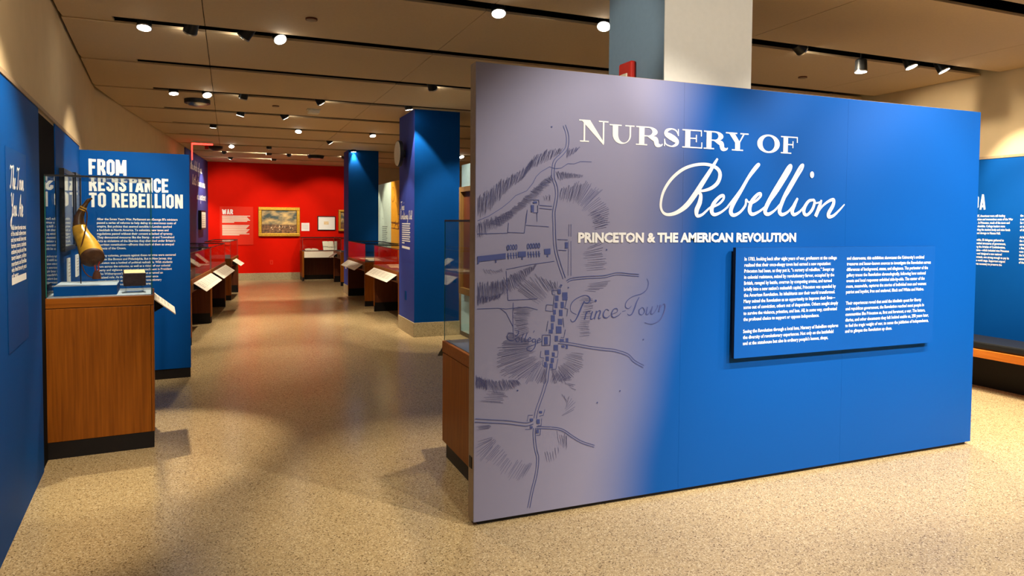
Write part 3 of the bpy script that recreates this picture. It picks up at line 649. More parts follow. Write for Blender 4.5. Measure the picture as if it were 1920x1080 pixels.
# --- Rebellion in flowing script ---
rb = MB(); TP = TP2; KS = 560 / 1920 * .0030
script(rb, Z4, [
    ([(978, 368), (958, 400), (925, 455), (880, 525), (828, 605), (775, 672), (712, 716), (655, 728), (622, 708), (612, 660), (630, 580), (680, 500), (750, 440), (820, 412), (890, 404), (945, 415), (982, 440), (993, 476), (978, 522), (940, 556), (890, 574), (846, 578), (868, 600), (862, 650), (842, 700), (846, 735), (878, 728), (920, 690), (945, 672)],
     [14, 22, 30, 36, 38, 36, 26, 20, 18, 18, 20, 22, 22, 20, 20, 22, 26, 30, 28, 24, 18, 14, 26, 36, 36, 24, 18, 14, 14]),
    ([(935, 684), (985, 660), (1014, 628), (1012, 606), (985, 618), (950, 660), (938, 705), (956, 728), (1000, 712), (1045, 676)], [14, 16, 18, 22, 24, 30, 32, 24, 16, 14]),
    ([(1040, 680), (1110, 590), (1180, 490), (1228, 430), (1246, 408), (1232, 408), (1190, 465), (1130, 570), (1075, 665), (1062, 712), (1082, 732), (1122, 712), (1156, 668), (1160, 632), (1176, 648), (1200, 646)], [14, 16, 17, 17, 14, 17, 22, 28, 32, 32, 24, 18, 18, 14, 12, 12]),
    ([(1180, 664), (1226, 638), (1254, 608), (1250, 592), (1226, 606), (1194, 648), (1182, 700), (1200, 726), (1244, 708), (1290, 672)], [14, 16, 18, 20, 24, 30, 32, 24, 16, 14]),
    ([(1284, 680), (1350, 590), (1412, 490), (1444, 436), (1450, 412), (1432, 424), (1388, 500), (1332, 596), (1290, 676), (1282, 712), (1302, 726), (1342, 702), (1376, 664)], [14, 24, 30, 26, 14, 26, 32, 36, 34, 32, 24, 16, 14]),
    ([(1372, 672), (1430, 590), (1488, 490), (1520, 436), (1528, 408), (1508, 422), (1466, 500), (1414, 598), (1382, 676), (1376, 712), (1394, 728), (1432, 708), (1468, 664)], [14, 15, 16, 18, 14, 20, 26, 32, 32, 32, 24, 16, 14]),
    ([(1492, 622), (1470, 668), (1456, 708), (1470, 728), (1506, 708), (1540, 668)], [16, 30, 32, 24, 16, 14]),
    ([(1592, 634), (1562, 642), (1534, 686), (1534, 722), (1556, 728), (1586, 694), (1600, 650), (1592, 632), (1606, 654), (1640, 646)], [16, 22, 30, 26, 20, 24, 24, 18, 12, 12]),
    ([(1644, 634), (1630, 680), (1606, 740)], [14, 32, 30]), ([(1614, 722), (1652, 672), (1694, 640), (1722, 634), (1718, 668), (1690, 720), (1692, 742), (1722, 734), (1762, 696), (1792, 662)], [12, 16, 20, 26, 30, 32, 26, 20, 15, 9])], KS, 6)
disc(rb, TP2, Z4(1583, 472), .017, .021)
rb.build('script_lettering', 'white', tw, o)
mb = MB(); text_mesh(mb, TP2, 'PRINCETON & THE AMERICAN REVOLUTION', 1.777, 1.497, .0735, 1.552, .045); mb.build('subtitle_lettering', 'white', tw, o)
# --- raised text board ---
bx0, bx1, bz0, bz1 = 2.82, 4.54, .79, 1.462
rbd = MB().box((bx0, PY - .046, bz0), (bx1, PY - .022, bz1)).build('text_board_core', 'metal', tw, o)
for bxx in (bx0 + .2, bx1 - .25):
    for bzz in (bz0 + .1, bz1 - .15): MB().box((bxx, PY - .022, bzz), (bxx + .05, PY, bzz + .05)).build('standoff', 'metal', tw, o)
MB().box((bx0, PY - .048, bz0), (bx1, PY - .046, bz1)).build('text_board_face', 'boardblue', tw, o)
TB = Plane((0, PY - .048, 0), (1, 0, 0), (0, 0, 1), .0008)
c1 = """In 1783, looking back after eight years of war, professors at the college
realized that their once-sleepy town had earned a new reputation:
Princeton had been, as they put it, “a nursery of rebellion.” Swept up
in colonial resistance, seized by revolutionary fervor, occupied by the
British, ravaged by battle, overrun by competing armies, and turned
briefly into a new nation’s makeshift capital, Princeton was upended by
the American Revolution. Its inhabitants saw their world transformed.
Many seized the Revolution as an opportunity to improve their lives—
some out of conviction, others out of desperation. Others sought simply
to survive the violence, privation, and loss. All, in some way, confronted
the profound choice to support or oppose independence.

Seeing the Revolution through a local lens, Nursery of Rebellion explores
the diversity of revolutionary experiences. Not only on the battlefield
and at the statehouse but also in ordinary people’s homes, shops,""".split('\n')
c2 = """and classrooms, this exhibition showcases the University’s archival
treasures and lesser-known sources to investigate the Revolution across
differences of background, status, and allegiance. The perimeter of the
gallery traces the Revolution chronologically, following how national
events and local responses unfolded side-by-side. The center of the
room, meanwhile, captures the stories of individual men and women:
patriot and loyalist, free and enslaved, Black and White and Native.

Their experiences reveal that amid the idealistic quest for liberty
and republican government, the Revolution reached most people in
communities like Princeton as, first and foremost, a war. The letters,
diaries, and other documents they left behind enable us, 250 years later,
to feel the tragic weight of war, to sense the jubilation of independence,
and to glimpse the Revolution up close.""".split('\n')
paragraph('body_text', TB, c1, 2.885, 1.383, .0367, .030, .755, 'white', tw, o, .018)
paragraph('body_text', TB, c2, 3.717, 1.378, .0367, .030, .775, 'white', tw, o, .018)

# ---------------------------------------------------------------- glass boxes and cases
def glassbox(t, x0, y0, x1, y1, z0, z1, g=.008, rail=True, off=(0, 0, 0)):
    P = [((x0, y0, z0), (x1, y0 + g, z1)), ((x0, y1 - g, z0), (x1, y1, z1)), ((x0, y0 + g, z0), (x0 + g, y1 - g, z1)), ((x1 - g, y0 + g, z0), (x1, y1 - g, z1)), ((x0 + g, y0 + g, z1 - g), (x1 - g, y1 - g, z1))]
    for a, b in P: MB().box(a, b).build('glass_pane', 'glass', t, off)
    if rail:
        r = .007
        for a, b in (((x0 - .001, y0 - .001), (x1 + .001, y0 + r)), ((x0 - .001, y1 - r), (x1 + .001, y1 + .001)), ((x0 - .001, y0 + r), (x0 + r, y1 - r)), ((x1 - r, y0 + r), (x1 + .001, y1 - r))):
            MB().box((*a, z1 - .002), (*b, z1 + .010)).build('edge_rail', 'metal', t, off)
        for x in (x0, x1 - .004):
            for y in (y0, y1 - .004): MB().box((x - .0005, y - .0005, z0), (x + .0045, y + .0045, z1 - .002)).build('glass_edge', 'glassedge', t, off)

def card(t, q, th, m='offwhite', rows=5, name='label_card'):
    """tilted label card: q = four corners (top-left, top-right, bottom-right, bottom-left) seen from its reading side"""
    q = [Vector(p) for p in q]; n = (q[1] - q[0]).cross(q[3] - q[0]).normalized()
    c = MB().slab(q, n * th if n.z < 0 else -n * th).build(name, m, t)
    if rows:
        ex = (q[1] - q[0]); ey = (q[0] - q[3]); pl = Plane(q[3], ex, ey, .0); nn = n if n.z > 0 else -n
        W, H = ex.length, ey.length; mb = MB()
        for cblk in range(max(1, int(W / .28))):
            w0 = .06 * W + cblk * (.9 * W / max(1, int(W / .28)))
            for k in range(rows):
                z = H * (.78 - .6 * k / rows); wd = (.55 + .25 * random.random()) * W / max(1, int(W / .28))
                a = q[3] + ex.normalized() * w0 + ey.normalized() * z + nn * .0015; b = a + ex.normalized() * wd; h = ey.normalized() * .006
                mb.poly([a, b, b + h, a + h])
        mb.build('card_print', 'cardprint', c)
    return c

# tall case on the left with the powder horn
LA = math.atan(.085)
CX0, CY0 = -.494, 5.431             # front right corner
tc = thing('display_case', (CX0, CY0, 0), 'tall cherry wood display case with glass top, nearest on the left', 'display case', rz=LA)
MB().box((-.634, .0, 0), (-.004, .54, .115)).build('toe_kick', 'black', tc)
MB().box((-.636, -.004, .115), (-.02, .54, 1.005)).build('body', 'wood', tc, bevel=.002)
MB().box((-.018, -.004, .115), (0, .54, 1.005)).build('corner_strip', 'wood', tc, bevel=.002)
MB().box((-.638, -.006, 1.009), (.002, .544, 1.075)).build('top_rim', 'woodh', tc, bevel=.003)
MB().box((-.626, .008, 1.0755), (-.012, .532, 1.082)).build('deck', 'liner', tc)
glassbox(tc, -.63, .004, -.008, .534, 1.0825, 1.885)
card(tc, [(.005, .50, 1.045), (.005, .04, 1.045), (.14, .04, .93), (.14, .50, .93)], .006, rows=4)
for y in (.12, .42): MB().slab([(.003, y, 1.03), (.003, y, .94), (.07, y, .98)], (0, .012, 0)).build('card_bracket', 'metal', tc)
cR = Matrix.Rotation(LA, 4, 'Z'); cT = Matrix.Translation((CX0, CY0, 0)) @ cR
def cw_(x, y, z): return cT @ Vector((x, y, z))
def on_case(px, py, depth):         # photo pixel -> world point on the plane at local y = depth of the case
    d = ray(px, py); p0 = cw_(0, depth, 0); n = cR @ Vector((0, 1, 0)); return ORG + d * ((p0 - ORG).dot(n) / d.dot(n))
# riser block
rs = thing('riser_block', cw_(-.36, .26, 1.082), 'blue riser block under the powder horn', 'riser', rz=LA)
MB().box((-.235, -.20, .0005), (.135, .20, .066)).build('block', 'bluedark', rs, bevel=.003)
MB().box((-.233, -.198, .066), (.133, .198, .0675)).build('top_cloth', 'liner', rs)
# powder horn
zs = 160 / 864
def hp(zx, zy, d=.26): return on_case(140 + zx * zs, 360 + zy * zs, d)
hk = .000865
HC = [(182, 668, 82), (170, 630, 84), (150, 575, 80), (118, 510, 70), (88, 460, 62), (62, 410, 56), (50, 362, 50), (42, 310, 42), (44, 262, 36), (60, 215, 30), (80, 175, 26), (104, 135, 18), (122, 105, 15), (140, 85, 15), (158, 74, 9), (176, 62, 8)]
base = hp(182, 668)
hn = thing('powder_horn', base, 'curved honey-coloured powder horn with dark tip inside the left glass case', 'powder horn')
def dense(pts, n=4):
    out = []
    for i in range(len(pts) - 1):
        p = [Vector(pts[max(0, min(len(pts) - 1, i + k))]) for k in (-1, 0, 1, 2)]
        for j in range(n):
            t = j / n; out.append(.5 * ((2 * p[1]) + (p[2] - p[0]) * t + (2 * p[0] - 5 * p[1] + 4 * p[2] - p[3]) * t * t + (3 * p[1] - p[0] - 3 * p[2] + p[3]) * t ** 3))
    return out + [Vector(pts[-1])]
D = dense(HC)
def seg_tube(a, b, name, m, grow=1):
    mb = MB(); mb.tube([hp(p.x, p.y, .09 + .17 * min(1, i / 24)) for i, p in list(enumerate(D))[a:b]], [p.z * hk * grow for p in D[a:b]], 24); return mb.build(name, m, hn, base)
seg_tube(1, 25, 'body', 'hornyel'); seg_tube(24, 48, 'neck', 'horndark'); seg_tube(47, len(D), 'spout', 'horndark')
p0, p1 = hp(D[0].x, D[0].y, .09), hp(D[2].x, D[2].y, .104); ax = (p0 - p1).normalized()
MB().tube([p1 + ax * .002, p0 + ax * .004, p0 + ax * .012, p0 + ax * .02], [.0735, .073, .066, .03], 28).build('base_plug', 'horncap', hn, base)
MB().tube([p0 + ax * .02, p0 + ax * .03], [.008, .006], 12).build('plug_knob', 'horncap', hn, base)
for k in (24, 39, 41): MB().tube([hp(D[k].x, D[k].y, .255 if k > 30 else .26), hp(D[k + 1].x, D[k + 1].y, .255 if k > 30 else .26)], [D[k].z * hk * 1.06] * 2, 20).build('collar', 'hornyel', hn, base)
cd_ = MB(); pts = [(108, 180), (125, 215), (122, 290), (105, 400), (80, 500), (66, 560), (62, 640), (70, 720), (95, 800), (140, 850), (190, 868)]
cd_.tube([hp(p.x, p.y, .10) for p in dense([(a, b, 0) for a, b in pts], 3)], .0042, 8); cd_.build('carry_cord', 'cord', hn, base)
mb = MB(); mb.tube([hp(p.x, p.y, .10) for p in dense([(250, 640, 0), (252, 700, 0), (240, 750, 0), (245, 800, 0)], 3)], .004, 8); mb.tube([hp(205, 740, .1), hp(208, 770, .1), hp(212, 795, .1)], .0045, 8); mb.build('red_cord', 'redcord', hn, base)
MB().tube([hp(218, 795, .1), hp(222, 815, .1), hp(224, 850, .1), hp(225, 880, .1)], [.010, .020, .026, .027], 14).build('tassel', 'cord', hn, base)
rt_ = hp(58, 560, .25); foot = Vector((rt_.x, rt_.y, 1.1497))
MB().tube([foot, Vector((rt_.x, rt_.y, rt_.z + .02)), hp(75, 470, .25)], .0035, 8).build('mount_rod', 'metal', hn, base)
# small book on the deck
bk = thing('small_book', cw_(-.12, .20, 1.082), 'small dark leather book with cream page edge inside the left glass case', 'book', rz=LA + .1)
bx = math.radians(17)
def tilt(p): return (p[0], p[1] * math.cos(bx) - p[2] * math.sin(bx), p[1] * math.sin(bx) + p[2] * math.cos(bx))
def tbox(a, b):
    m_ = MB().box(a, b); m_.v = [Vector(tilt(p)) + Vector((0, 0, .045)) for p in m_.v]; return m_
tbox((-.07, -.0, .0), (.07, .012, .095)).build('cover', 'leather', bk, bevel=.002)
tbox((-.066, .012, .004), (.066, .075, .095)).build('page_block', 'pages', bk)
tbox((-.07, .075, .0), (.07, .085, .095)).build('cover', 'leather', bk, bevel=.002)
tbox((-.07, -.003, .0), (.07, .085, .006)).build('spine', 'leather', bk)
mb = MB(); mb.slab([(-.055, -.012, .0005), (-.055, .12, .0005), (-.055, .10, .055), (-.055, -.012, .040)], (.004, 0, 0)); mb.slab([(.051, -.012, .0005), (.051, .12, .0005), (.051, .10, .055), (.051, -.012, .040)], (.004, 0, 0)); mb.box((-.055, -.002, .0005), (.055, .09, .003)); mb.build('clear_cradle', 'glass', bk)

# right tall case behind the title wall
rc = thing('display_case', (1.341, 3.56, 0), 'cherry wood glass-topped case half hidden behind the title wall', 'display case')
MB().box((.02, .0, 0), (.66, .94, .11)).build('toe_kick', 'black', rc)
MB().box((0, 0, .11), (.68, .97, .715)).build('body', 'wood', rc, bevel=.002)
MB().box((-.003, -.003, .72), (.683, .973, .795)).build('top_rim', 'woodh', rc, bevel=.003)
MB().box((.02, .02, .7955), (.66, .95, .80)).build('deck', 'linerblue', rc)
glassbox(rc, .008, .008, .672, .962, .8005, 1.607)
card(rc, [(.66, .98, .78), (.02, .98, .78), (.02, 1.16, .66), (.66, 1.16, .66)], .006, m='black', rows=0)

# kneehole table cases
def table_case(name, loc, rz, L, D, label, cards, deck_z=.835, gh=.34, liner='linerdark', apron=True):
    """local frame: x along the length, front at y=0 facing -y"""
    t = thing(name, loc, label, 'display case', 'kneehole table cases of the gallery', rz)
    for x in (0, L - .045):
        s_ = MB().box((x, 0, .10), (x + .045, D, deck_z - .07)).build('side_panel', 'wood', t, bevel=.002)
        MB().box((x + .003, .004, 0), (x + .042, D - .004, .10)).build('toe_kick', 'black', t)
        xi = x + .045 if x == 0 else x - .004
        MB().box((xi, .012, .16), (xi + .004, D - .125, deck_z - .19)).build('inner_lining', 'woodd', t); MB().box((xi, .012, 0), (xi + .004, D - .126, .16)).build('inner_base', 'black', t)
    MB().box((.045, D - .12, .12), (L - .045, D - .10, deck_z - .07)).build('back_panel', 'woodd', t)
    MB().box((.045, D - .125, 0), (L - .045, D - .095, .12)).build('base', 'black', t)
    MB().box((-.004, -.004, deck_z - .07), (L + .004, D + .004, deck_z)).build('top_rim', 'woodh', t, bevel=.003)
    if apron: MB().box((.05, .02, deck_z - .18), (L - .05, .045, deck_z - .07)).build('apron', 'woodd', t)
    MB().box((.02, .02, deck_z + .0003), (L - .02, D - .02, deck_z + .004)).build('deck', liner, t)
    glassbox(t, .008, .008, L - .008, D - .008, deck_z + .0045, deck_z + gh)
    for (xa, xb) in cards:
        card(t, [(xa, -.012, deck_z - .045), (xb, -.012, deck_z - .045), (xb, -.17, deck_z - .155), (xa, -.17, deck_z - .155)], .006)
        for x in (xa + .06, xb - .07): MB().slab([(x, -.004, deck_z - .06), (x, -.004, deck_z - .14), (x, -.11, deck_z - .125)], (.01, 0, 0)).build('card_bracket', 'metal', t)
    return t
WA = math.atan(.0914)
rA = table_case('table_case', (2.385, 12.40, 0), -math.pi / 2, 1.98, .62, 'kneehole wooden table case right of the aisle, directly behind the blue column', [(.1, 1.9)])
rB = table_case('table_case', (2.36, 15.16, 0), -math.pi / 2, 2.02, .64, 'kneehole wooden table case right of the aisle, beside the far blue column', [(.15, 1.85)])
def left_case(y0, L, D, label, cards):
    x = -.264 + .0914 * (y0 - 11.8); return table_case('table_case', (x, y0, 0), math.pi / 2 - WA, L, D, label, cards)
lA = left_case(9.72, 2.06, .62, 'kneehole wooden table case left of the aisle, just past the blue text wall', [(.12, 1.95)])
lB = left_case(11.84, 2.12, .62, 'kneehole wooden table case left of the aisle, middle of three', [(.1, 2.0)])
lC = left_case(15.0, 1.7, .50, 'kneehole wooden table case left of the aisle, nearest the red wall', [(.2, 1.1)])
fC = table_case('table_case', (1.80, 19.25, 0), 0, 1.03, .66, 'table case with white front strip standing against the red wall', [], .80, .355, 'linerdark', False)
MB().box((.05, -.012, .625), (.94, .004, .79)).build('front_label_strip', 'offwhite', fC)
gC = table_case('table_case', (2.55, 18.75, 0), -math.pi / 2, 1.25, .55, 'wooden table case with small lamp-lit object beside the far column', [(.3, .7)])

# documents and books in the cases
def doc(case, u, v, w_, h, rz, label, m='paper', dz=.84, curl=.004):
    M4 = Matrix.Translation(case.location) @ Matrix.Rotation(case.rotation_euler.z, 4, 'Z'); p = M4 @ Vector((u, v, dz))
    t = thing('document', p, label, 'document', 'documents lying in the table cases', case.rotation_euler.z + rz)
    n = 5; vs = []; fs = []
    for s_ in (0, .0015):
        for i in range(n + 1):
            for y in (-h / 2, h / 2): vs.append((-w_ / 2 + w_ * i / n, y, .0006 + s_ + curl * abs(2 * i / n - 1) ** 2))
    k = 2 * (n + 1)
    for i in range(n):
        a = 2 * i; fs += [(a, a + 1, a + 3, a + 2), (k + a, k + a + 2, k + a + 3, k + a + 1), (a, a + 2, k + a + 2, k + a), (a + 1, k + a + 1, k + a + 3, a + 3)]
    fs += [(0, k, k + 1, 1), (2 * n, 2 * n + 1, k + 2 * n + 1, k + 2 * n)]
    MB().add(vs, fs).build('sheet', m, t)
    mb = MB()
    for r in range(6): y = h * (.32 - .12 * r); mb.poly([(-w_ * .3, y, curl * .36 + .0032), (w_ * .3 - .05 * random.random(), y, curl * .36 + .0032), (w_ * .3 - .05, y + .005, curl * .36 + .0032), (-w_ * .3, y + .005, curl * .36 + .0032)])
    mb.build('handwriting', 'cardprint', t); return t
def open_book(case, u, v, rz, label, w_=.17, h=.24, dz=.84, lean=0):
    M4 = Matrix.Translation(case.location) @ Matrix.Rotation(case.rotation_euler.z, 4, 'Z'); p = M4 @ Vector((u, v, dz))
    t = thing('open_book', p, label, 'book', 'open books in the table cases', case.rotation_euler.z + rz)
    R = Matrix.Rotation(lean, 4, 'X')
    def put(m_, nm_, mt): m_.v = [R @ q + Vector((0, 0, h / 2 * math.sin(lean) + .0005)) for q in m_.v]; return m_.build(nm_, mt, t)
    put(MB().box((-w_ - .006, -h / 2 - .005, 0), (w_ + .006, h / 2 + .005, .006)), 'cover', 'leather')
    for s_ in (-1, 1):
        prof = [(0, .010), (.02, .026), (.06, .030), (.12, .024), (w_, .012)]; vs = []; fs = []
        for x, z in prof:
            for y in (-h / 2, h / 2): vs += [(s_ * x, y, .006), (s_ * x, y, z)]
        for i in range(4): a = 4 * i; fs += [(a + 1, a + 3, a + 7, a + 5), (a, a + 1, a + 5, a + 4), (a + 2, a + 6, a + 7, a + 3)]
        fs += [(16, 17, 19, 18)]
        put(MB().add(vs, fs), 'page_block', 'paper2')
    if lean:
        mb = MB(); c = math.cos(lean) * h / 2; mb.slab([(-.04, -c, .0005), (-.04, c, .0005), (-.04, c * .9, h * math.sin(lean) * .92)], (.08, 0, 0)); mb.build('support_wedge', 'linerdark', t)
    return t
doc(rA, .35, .30, .30, .22, .1, 'pale document in the case behind the blue column, far end')
doc(rA, .85, .25, .42, .28, -.1, 'wide yellowed document in the middle of the case behind the blue column', 'paper')
open_book(rA, 1.55, .30, .3, 'open book propped in the case behind the blue column, near end', lean=.7)
doc(rA, 1.2, .35, .26, .3, .2, 'small pale sheet beside the propped book behind the blue column', 'paper2')
doc(rB, 1.45, .3, .34, .24, 0, 'cream letter in the case beside the far blue column, near end', 'paper2')
doc(rB, .9, .3, .30, .36, .1, 'yellowed sheet in the case beside the far blue column, middle', 'paper')
doc(lA, .85, .3, .40, .30, 0, 'yellowed broadside lying in the case past the blue text wall', 'paper')
open_book(lA, 1.45, .32, .05, 'open book tilted in the case past the blue text wall', lean=.6)
doc(lA, .45, .3, .26, .3, .2, 'small pale letter in the case past the blue text wall', 'paper2')
open_book(lB, .5, .32, -.05, 'open book tilted in the middle left table case, near end', lean=.6)
doc(lB, 1.1, .3, .36, .26, .05, 'long cream letter in the middle left table case', 'paper2')
open_book(lB, 1.6, .34, .0, 'open book tilted in the middle left table case, far end', lean=.7)
open_book(fC, .27, .28, .0, 'dark open book lying flat in the case at the red wall', dz=.805, lean=.12)
open_book(fC, .72, .34, .15, 'pale open book propped upright in the case at the red wall', .15, .26, .805, 1.15)
doc(gC, .5, .25, .25, .3, 0, 'pale sheet in the case beside the far column')

# ---------------------------------------------------------------- divider with section text
DA = LA
dv = thing('text_wall', (-.37, 7.75, 0), 'blue freestanding text wall headed FROM RESISTANCE TO REBELLION', 'display wall', rz=DA)
MB().box((-.955, 0, .10), (0, .14, 2.262)).build('panel', 'blue', dv, bevel=.002)
MB().box((-.95, .008, 0), (-.004, .132, .10)).build('base', 'black', dv)
DP = Plane((0, 0, 0), (1, 0, 0), (0, 0, 1), .0015)
mb = MB()
block_text(mb, DP, 'FROM', -.872, 2.028, .152, .316); block_text(mb, DP, 'RESISTANCE', -.872, 1.872, .140, .682); block_text(mb, DP, 'TO REBELLION', -.872, 1.718, .140, .812)
mb.build('heading_lettering', 'white', dv)
d1 = """After the Seven Years War, Parliament and George III’s ministers
passed a series of reforms to help defray the enormous costs of
empire. But policies that seemed sensible in London sparked
a backlash in North America. To colonists, new taxes and
regulations passed without their consent smacked of tyranny.
They denounced measures like the Stamp Act and Townshend
Acts as violations of the liberties they cherished under Britain’s
unwritten constitution—affronts that marked them as unequal
subjects of the Crown.

In many colonies, protests against these reforms were centered
in cities like Boston and Philadelphia. But in New Jersey, tiny
Princeton was a hotbed of political radicalism. With students
from across the colonies, as well as a vision of our colonial
liberty and vigilance against royal encroachment in President
John Witherspoon’s sermons, Princeton assumed an
outsized role. As the British imperial governance
grew increasingly strict, New Jersey’s revolutionary
movement took root in the Princeton area.""".split('\n')
paragraph('body_text', DP, d1, -.81, 1.595, .0352, .031, .675, 'white', dv, (0, 0, 0), .02)

# framed prints on the left wall between the recess and the divider
def wl_frame(name, ya, yb, za, zb, d, label, cat, fr='black', mt='paper2', parts=True):
    u = Vector((-.085, 1)).normalized(); n = Vector((1, .085)).normalized()
    p = Vector((xl((ya + yb) / 2), (ya + yb) / 2)) + n * .0112
    t = thing(name, (p.x, p.y, za), label, cat, rz=math.atan2(n.y, n.x)); L = (yb - ya) / 2; H = zb - za
    if parts:
        f_ = .035
        for a, b in (((0, -L, 0), (d, L, f_)), ((0, -L, H - f_), (d, L, H)), ((0, -L, f_), (d, -L + f_, H - f_)), ((0, L - f_, f_), (d, L, H - f_))): MB().box(a, b).build('frame_bar', fr, t)
        MB().box((.002, -L + f_, f_), (d - .014, L - f_, H - f_)).build('print', mt, t)
        MB().box((d - .010, -L + f_, f_), (d - .006, L - f_, H - f_)).build('glazing', 'glass', t)
    else:
        MB().box((0, -L, 0), (d, L, H)).build('plate', mt, t, bevel=.001)
        mb = MB()
        for k in range(5): mb.box((d, -L * .8, H * (.8 - .13 * k)), (d + .0006, L * .6, H * (.83 - .13 * k)))
        mb.build('print', 'cardprint', t)
    return t
wl_frame('framed_print', 6.11, 6.84, 1.355, 1.985, .032, 'framed print on left blue wall, nearer of two seen through the glass case', 'picture')
wl_frame('framed_print', 6.96, 7.41, 1.37, 2.005, .032, 'framed print on left blue wall, tucked beside the text wall', 'picture')
wl_frame('wall_label', 6.50, 6.66, 1.08, 1.285, .012, 'white wall label below the nearer framed print on left wall', 'label', mt='white', parts=False)
wl_frame('wall_label', 7.14, 7.34, 1.09, 1.285, .012, 'white wall label below the framed print beside the text wall', 'label', mt='white', parts=False)
# graphic sign on the blue facing at the far left
u_ = Vector((-.085, 1, 0)).normalized(); n_ = Vector((1, .085, 0)).normalized()
sg = thing('wall_graphic', (xl(4.3) + .0115, 4.3, .93), 'darker blue text graphic with white script on the left wall', 'sign')
og = Vector((xl(4.05), 4.05, 0)) + n_ * .0106
PG = Plane(og, u_, (0, 0, 1), .002); lg = sg.location
MB().slab([PG(0, .935), PG(.59, .935), PG(.59, 1.955), PG(0, 1.955)], n_ * -.0015).build('graphic_panel', 'bluedark', sg, lg)
PG = Plane(og, u_, (0, 0, 1), .003)
mb = MB(); hand_text(mb, PG, 'The Town', .09, 1.755, .115, .40, .10); hand_text(mb, PG, 'You Are', .10, 1.615, .115, .36, .10); mb.build('script_title', 'white', sg, lg)
mb = MB()
for k in range(9): text_mesh(mb, PG, ['Walk down the main street', 'of the small college town', 'and you would have met', 'farmers, tutors, students', 'enslaved people and free', 'tavern keepers, soldiers', 'merchants and families', 'who lived through years', 'of war.'][k], .10, 1.545 - .0305 * k, .034, .44 if k < 8 else .2, .03)
mb.build('body_text', 'white', sg, lg)
mb = MB(); ribbon(mb, PG, [(.10, 1.285), (.53, 1.285)], .036); mb.build('credit_line', 'white', sg, lg)

# quote and frame on the navy stretch of the far left wall
u2_ = Vector((.0914, 1, 0)).normalized(); n2_ = Vector((1, -.0914, 0)).normalized()
og = Vector((xl(16.9), 16.9, 0)) + n2_ * .0205; PQ = Plane(og, u2_, (0, 0, 1), .003)
mb = MB(); hand_text(mb, PQ, 'the whole of our', .1, 2.75, .22, 1.8, .12); hand_text(mb, PQ, 'little town was', .3, 2.42, .22, 2.2, .12); hand_text(mb, PQ, 'in uproar', 1.0, 2.10, .22, 1.6, .12)
mb.build('quote_lettering', 'white', wlf)
fq = thing('framed_print', (xl(18.55), 18.55, 1.38), 'narrow framed document on the navy wall left of the red wall', 'picture', rz=math.atan2(n2_.y, n2_.x))
MB().box((.022, -.40, 0), (.09, .40, .46)).build('frame', 'black', fq, bevel=.004); MB().box((.09, -.36, .04), (.0925, .36, .42)).build('print', 'offwhite', fq)
mb = MB()
for k in range(6): mb.box((.0925, -.28, .34 - .05 * k), (.093, .25, .355 - .05 * k))
mb.build('handwriting', 'cardprint', fq)

# ---------------------------------------------------------------- red wall
YR = 19.985
wp = thing('text_panel', (.184, YR, .95), 'light red text panel headed WAR on the red wall', 'sign'); lo = wp.location
MB().box((-.231, YR - .02, .952), (.599, YR - .004, 1.975)).build('panel', 'redlight', wp, lo)
RP = Plane((0, YR - .02, 0), (1, 0, 0), (0, 0, 1), .002)
mb = MB(); block_text(mb, RP, 'WAR', -.175, 1.765, .135, .27, .2); mb.build('heading_lettering', 'white', wp, lo)
mb = MB()
for k in range(7): ribbon(mb, RP, [(-.175, 1.725 - .0285 * k), (.52 - (.4 if k == 6 else .05 * ((k * 3) % 4) / 2), 1.725 - .0285 * k)], .017)
for k in range(10): ribbon(mb, RP, [(-.175, 1.475 - .0285 * k), (.50 - (.25 if k == 9 else .05 * ((k * 5) % 4) / 2), 1.475 - .0285 * k)], .017)
mb.build('body_text', 'offwhite', wp, lo)
def red_frame(name, x0, z0, x1, z1, f_, d, fm, mt, label):
    t = thing(name, ((x0 + x1) / 2, YR, z0), label, 'picture'); lo = t.location
    for a, b in (((x0, z0), (x1, z0 + f_)), ((x0, z1 - f_), (x1, z1)), ((x0, z0 + f_), (x0 + f_, z1 - f_)), ((x1 - f_, z0 + f_), (x1, z1 - f_))): MB().box((a[0], YR - d, a[1]), (b[0], YR, b[1])).build('frame_bar', fm, t, lo, bevel=min(.012, f_ / 4))
    MB().box((x0 + f_, YR - d * .5, z0 + f_), (x1 - f_, YR - .003, z1 - f_)).build('picture', mt, t, lo); return t
pt = red_frame('framed_painting', .726, 1.183, 1.803, 1.976, .085, .09, 'gold', 'battle', 'gilt framed oil painting of a battle under smoke on red wall'); lo = pt.location
mb = MB(); PP = Plane((0, YR - .045, 0), (1, 0, 0), (0, 0, 1), .002)
for k in range(18):
    x = random.uniform(.9, 1.6); z = random.uniform(1.33, 1.45); mb.poly([PP(x, z), PP(x + random.uniform(.008, .03), z), PP(x + .012, z + random.uniform(.02, .06))])
mb.build('painted_figures', 'paper', pt, lo)
pr = red_frame('framed_print', 2.276, 1.348, 2.771, 1.748, .022, .04, 'black', 'white', 'small print in wide white mat and black frame on red wall')
MB().box((2.45, YR - .022, 1.51), (2.58, YR - .02, 1.6)).build('engraving', 'paper', pr, pr.location)
red_frame('framed_painting', 2.84, 1.33, 3.16, 1.93, .06, .12, 'gold', 'battle', 'gilt framed picture at the right end of the red wall')
wb = thing('wall_label', (1.95, YR, 1.33), 'white wall label right of the gilt battle painting', 'label')
MB().box((1.847, YR - .01, 1.331), (2.06, YR, 1.552)).build('plate', 'white', wb, wb.location)
mb = MB()
for k in range(5): mb.box((1.865, YR - .0106, 1.50 - .03 * k), (2.03, YR - .01, 1.506 - .03 * k))
mb.build('print', 'cardprint', wb, wb.location)
